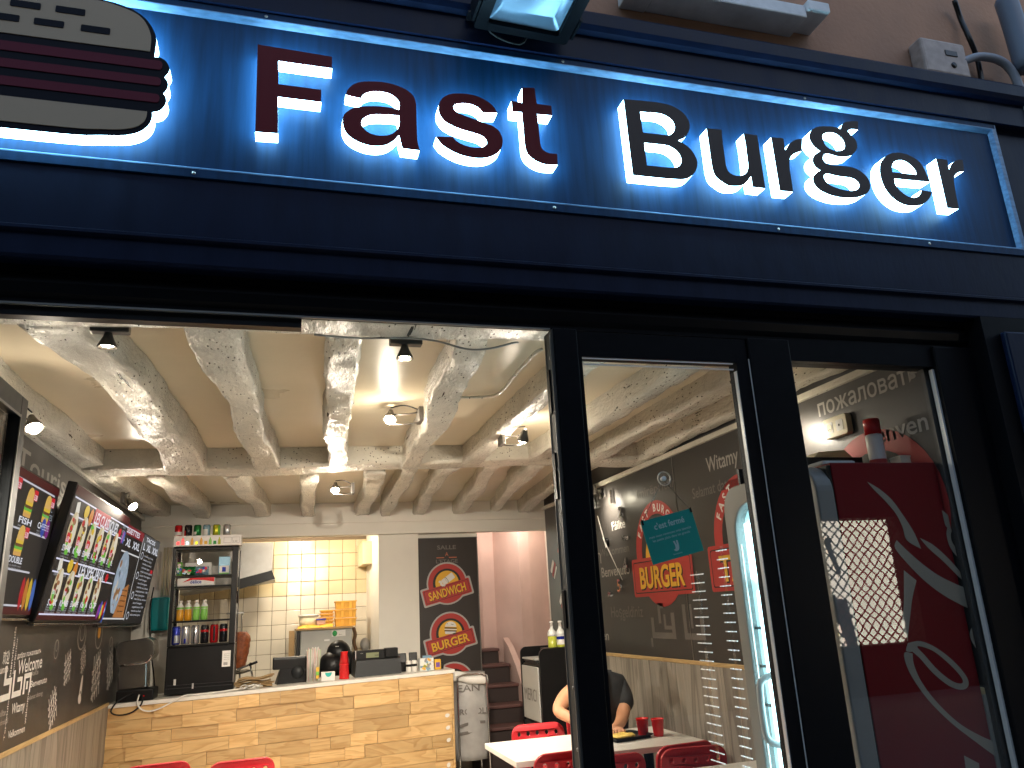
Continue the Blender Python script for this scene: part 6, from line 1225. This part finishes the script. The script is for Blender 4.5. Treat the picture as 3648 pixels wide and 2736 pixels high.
wo = thing('wall_socket', 'ivory double wall socket above the refrigerator', 'socket', (XR, .65, 2.3)); f = fr_.sub(-.65, 2.303, 0, 0)
MB(black_pl).flat(f, rrect(-.085, -.05, .1, .05, .03), .001).build('back_plate', wo)
b = MB(cream_pl).prism(f, rrect(-.08, -.045, .08, .045, .012), .001, .028, bevel=.004); b.build('plate', wo)
for q in (-.036, .036): MB(white_pl).prism(f.sub(q, 0), rrect(-.024, -.026, .024, .026, .004), .03, .034).build('module', wo)
b = MB(cream_pl).prism(f.sub(-.036, 0), ellipse(0, 0, .019, .019, 18), .034, .036); b.mat(black_pl).flat(f.sub(-.036, 0), ellipse(.006, -.008, .003, .003, 8), .037); b.flat(f.sub(-.036, 0), ellipse(-.006, -.008, .003, .003, 8), .037); b.flat(f.sub(.036, 0), ellipse(0, 0, .006, .006, 10), .0365); b.build('sockets', wo)

# teal card hung on the door glass by a suction cup
gs = thing('closed_sign', 'teal card reading c\'est ferme, hung by cord from a suction cup on the door', 'sign', (1.32, .112, 1.67))
f = Frame((1.215, .112, 1.67), (.2, 0, .043), (-.043, 0, .2)); W, H_ = .237, .152
f = Frame((1.233, .112, 1.67), (.2, .0, .043)); f = Frame((1.233, .112, 1.67), (1.0, 0, .215), (-.24, 0, .93))
MB(teal).fbox(f, 0, 0, -.001, W - .03, H_, .001).build('card', gs)
b = MB(mat('pale sign print', (.4, .55, .52), .5)); b.text(f, "c'est ferm\u00e9", .106, .112, .022, .122, .0016, .02, 0, 'c'); b.text(f, 'mais nous revenons tr\u00e8s bient\u00f4t', .1, .086, .009, .17, .0016, 0, 0, 'c'); b.text(f, 'les petits plats dans les grands', .1, .072, .009, .15, .0016, 0, 0, 'c')
g = f.sub(.105, .022); b.flat(g, smooth_loop([(-.012, .008, 1), (-.004, .01), (-.002, .022), (-.006, .036, 1), (.001, .037, 1), (.005, .022), (.007, .038, 1), (.013, .036, 1), (.013, .018), (.008, .004), (-.004, .001)]), .0016); b.text(g, 'livraison', .0, -.01, .006, .035, .0016, 0, 0, 'c'); b.build('lettering', gs)
b = MB(black_pl).tube([f.p(.004, H_ - .006, .002), (1.305, .113, 1.968)], .0012, 5, 1); b.tube([f.p(W - .034, H_ - .006, .002), (1.305, .113, 1.968)], .0012, 5, 1); b.build('cord', gs)
b = MB(black_pl)
for q in (.005, W - .035): b.fbox(f, q - .002, H_ - .014, .001, q + .004, H_ + .004, .004)
b.build('clips', gs)
b = MB(clear).lathe((1.305, .0985, 1.968), [(.024, 0), (.02, .005), (.01, .009)], 20, (0, 1, 0), cap=False); b.mat(bead).lathe((1.305, .0985, 1.968), [(.0265, 0), (.0265, .004), (.023, .005), (.023, .001)], 20, (0, 1, 0), cap=False); b.mat(bottle_cl).lathe((1.305, .1, 1.968), [(.009, 0), (.008, .016), (0, .017)], 12, (0, 1, 0)); b.build('suction_cup', gs)

# glowing dashes standing in for a reflection in the door glass
for n_, z1, ya, L_, lab in ((26, 1.655, 0.851, .12, 'left column of white dashes standing in for a door glass reflection'), (28, 1.745, 0.632, .085, 'right column of white dashes standing in for a door glass reflection')):
    t = thing('reflection_dashes', lab, 'reflection', (1.84, ya + L_ / 2, .6), 'dashes of reflected light'); b = MB(dash_glow)
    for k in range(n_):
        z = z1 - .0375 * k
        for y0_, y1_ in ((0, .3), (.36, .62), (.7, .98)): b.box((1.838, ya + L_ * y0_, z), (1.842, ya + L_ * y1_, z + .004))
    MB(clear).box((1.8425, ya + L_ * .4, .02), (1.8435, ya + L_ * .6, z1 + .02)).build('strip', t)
    b.build('glow_dashes', t)['kind'] = 'stuff'

# wall clock of loose numerals
ck = thing('wall_clock', 'large wall clock of loose chrome numerals with one long pale hand', 'clock', (XR, 3.57, 2.03)); f = fr_.sub(-3.57, 2.03, 0, .004)
MB(black_pl).prism(f, ellipse(0, 0, .035, .035, 16), 0, .02).build('hub', ck)
b = MB(white_pl); b.flat(f.sub(0, 0, R(-48), .022), [(-.06, -.008), (.42, -.003), (.42, .003), (-.06, .008)], 0); b.build('hand', ck)
b = MB(white_pl); b.flat(f.sub(0, 0, R(115), .024), [(-.05, -.012), (.25, -.006), (.25, .006), (-.05, .012)], 0); b.build('hand', ck)
for n_, t, h in ((1, 'I', .11), (2, '2', .09), (3, 'three', .04), (4, '4', .11), (5, '5', .1), (6, 'six', .04), (12, 'XII', .08), (11, 'II', .09)):
    a = R(90 - 30 * n_); b = MB(chrome); b.text(f.sub(.4 * math.cos(a), .4 * math.sin(a), 0, 0), t, 0, -h / 2, h, None, .004, .02, .02, 'c'); b.build('numeral', ck)

# ================================================================ ceiling spotlights
def arm_spot(p, mount, lab, aim, power, ang=100):
    t = thing('spotlight', lab, 'spotlight', mount, 'ceiling spotlights'); p = Vector(p); mount = Vector(mount); d = (Vector(aim) - p).normalized()
    b = MB(lamp_body).box(mount - Vector((.012, .05, .04)), mount + Vector((.012, .05, .04)), .004); b.build('mount', t)
    mid = (p + mount) / 2; b = MB(lamp_body)
    for dz in (-.035, .02): b.tube([mount + Vector((0, 0, dz)), mid + Vector((0, 0, dz)), p - d * .02 + Vector((0, 0, dz))], .0045, 6)
    b.build('arm', t)
    b = MB(lamp_body).lathe(p - d * .075, [(.012, 0), (.018, .02), (.034, .062), (.0355, .07), (.033, .07), (.02, .03)], 16, d, cap=False); b.build('shade', t)
    b = MB(bulb).ball(p - d * .008, .0265, k=12); b.build('bulb', t)
    b = MB(black_pl).tube([mount + Vector((0, 0, .03)), mid + Vector((0, 0, .07)), p - d * .07 + Vector((0, 0, .02))], .0035, 6); b.build('cable', t)
    lamp(p + d * .02, power, aim, ang=ang)
    if power > 10: lamp(p + d * .045, power * .05, None, r=.03, kind='POINT')
def track_spot(p, lab, aim, power, ang=100):
    t = thing('spotlight', lab, 'spotlight', (p[0], p[1], p[2] + .06), 'ceiling spotlights'); p = Vector(p)
    MB(lamp_body).box((p.x - .055, p.y - .02, p.z + .035), (p.x + .065, p.y + .02, p.z + .065), .004).build('track_box', t)
    d = Vector((0, 0, -1)); MB(lamp_body).lathe(p + Vector((0, 0, .035)), [(.012, 0), (.016, .014), (.03, .045), (.032, .052), (.029, .052), (.016, .02)], 16, d, cap=False).build('shade', t)
    MB(bulb).lathe(p + Vector((0, 0, -.004)), [(.026, 0), (.018, -.006), (0, -.008)], 14).build('bulb', t)
    lamp(p - Vector((0, 0, .02)), power, aim, ang=ang)
PW = 38
track_spot((-.575, .33, 2.475), 'spotlight under the front beam near the open glass leaf', (-.35, 1.2, 0), PW * 1.5)
track_spot((.42, .33, 2.475), 'spotlight with black cone under the front beam, towards the door', (.9, 5.7, .45), PW * 3.2, 60)
arm_spot((.545, 1.70, 2.56), (.695, 1.62, 2.57), 'lit spotlight on an arm from a joist in the middle of the front bay', (.1, .2, .0), PW * .5, 100)
arm_spot((-1.0, 1.19, 2.375), (-1.15, 1.3, 2.47), 'brightest spotlight by the open glass leaf, shining to the street', (-.1, .1, .2), PW * .6, 95)
arm_spot((.373, 3.47, 2.455), (.5, 3.47, 2.47), 'lit spotlight on an arm under the back joists', (.2, 2.2, .2), PW * 1.1, 130)
arm_spot((-.98, 3.48, 2.36), (-1.13, 3.95, 2.49), 'lit spotlight above the furthest menu screens', (.7, 2.4, 0), PW * .9, 95)
arm_spot((2.36, 3.42, 2.36), (2.47, 3.6, 2.46), 'spotlight hidden behind the black upright, lighting the clock', (2.75, 3.45, 2.2), 9, 120)
arm_spot((2.36, .98, 2.36), (2.47, 1.1, 2.46), 'spotlight hidden by the door frame, near the wall socket', (2.7, .9, 2.2), 3.5, 120)
arm_spot((1.35, 1.9, 2.5), (1.25, 2.0, 2.53), 'added spotlight over the white tables behind the door frame', (1.1, 4.0, 0), PW * 1.3, 90)  # unseen spotlight added to brighten this part of the room
lamp((.2, 6.0, 2.5), 11, None, (1, .88, .7), r=.1, kind='POINT')  # light of the added kitchen fixture
sb = thing('stair_fill_light', 'small round fill light added high in the stairwell, hidden by the lintel', 'fill light', (2.5, 5.95, 2.6)); MB(glow('stair fill glow', (1, .86, .7), 1.5)).ball((2.5, 5.95, 2.6), .05).build('globe', sb); lamp((2.45, 5.85, 2.5), 2.6, None, (1, .9, .8), r=.12, kind='POINT')  # unseen lamp added to brighten the stair alcove
tag(MB(lgrey_pl).tube([(0.091, 0.228, 2.500), (0.248, 0.272, 2.510), (0.417, 0.263, 2.515), (0.531, 0.244, 2.500), (0.631, 0.230, 2.470), (0.716, 0.212, 2.470), (0.806, 0.224, 2.500), (0.839, 0.260, 2.515)], .004).build('cable'), 'cable sagging under the front beam to the door corner', 'cable')
tag(MB(beam_paint).tube([(0.871, 1.512, 2.645), (1.036, 1.483, 2.645), (1.041, 1.227, 2.600), (1.028, 0.928, 2.600), (1.025, 0.639, 2.600), (1.038, 0.562, 2.600)], .008).build('cable'), 'painted-over cable crossing the ceiling and along a joist', 'cable')

# the led glow of the refrigerator
for o in list(bpy.data.objects):
    if '_o' in o: del o['_o']
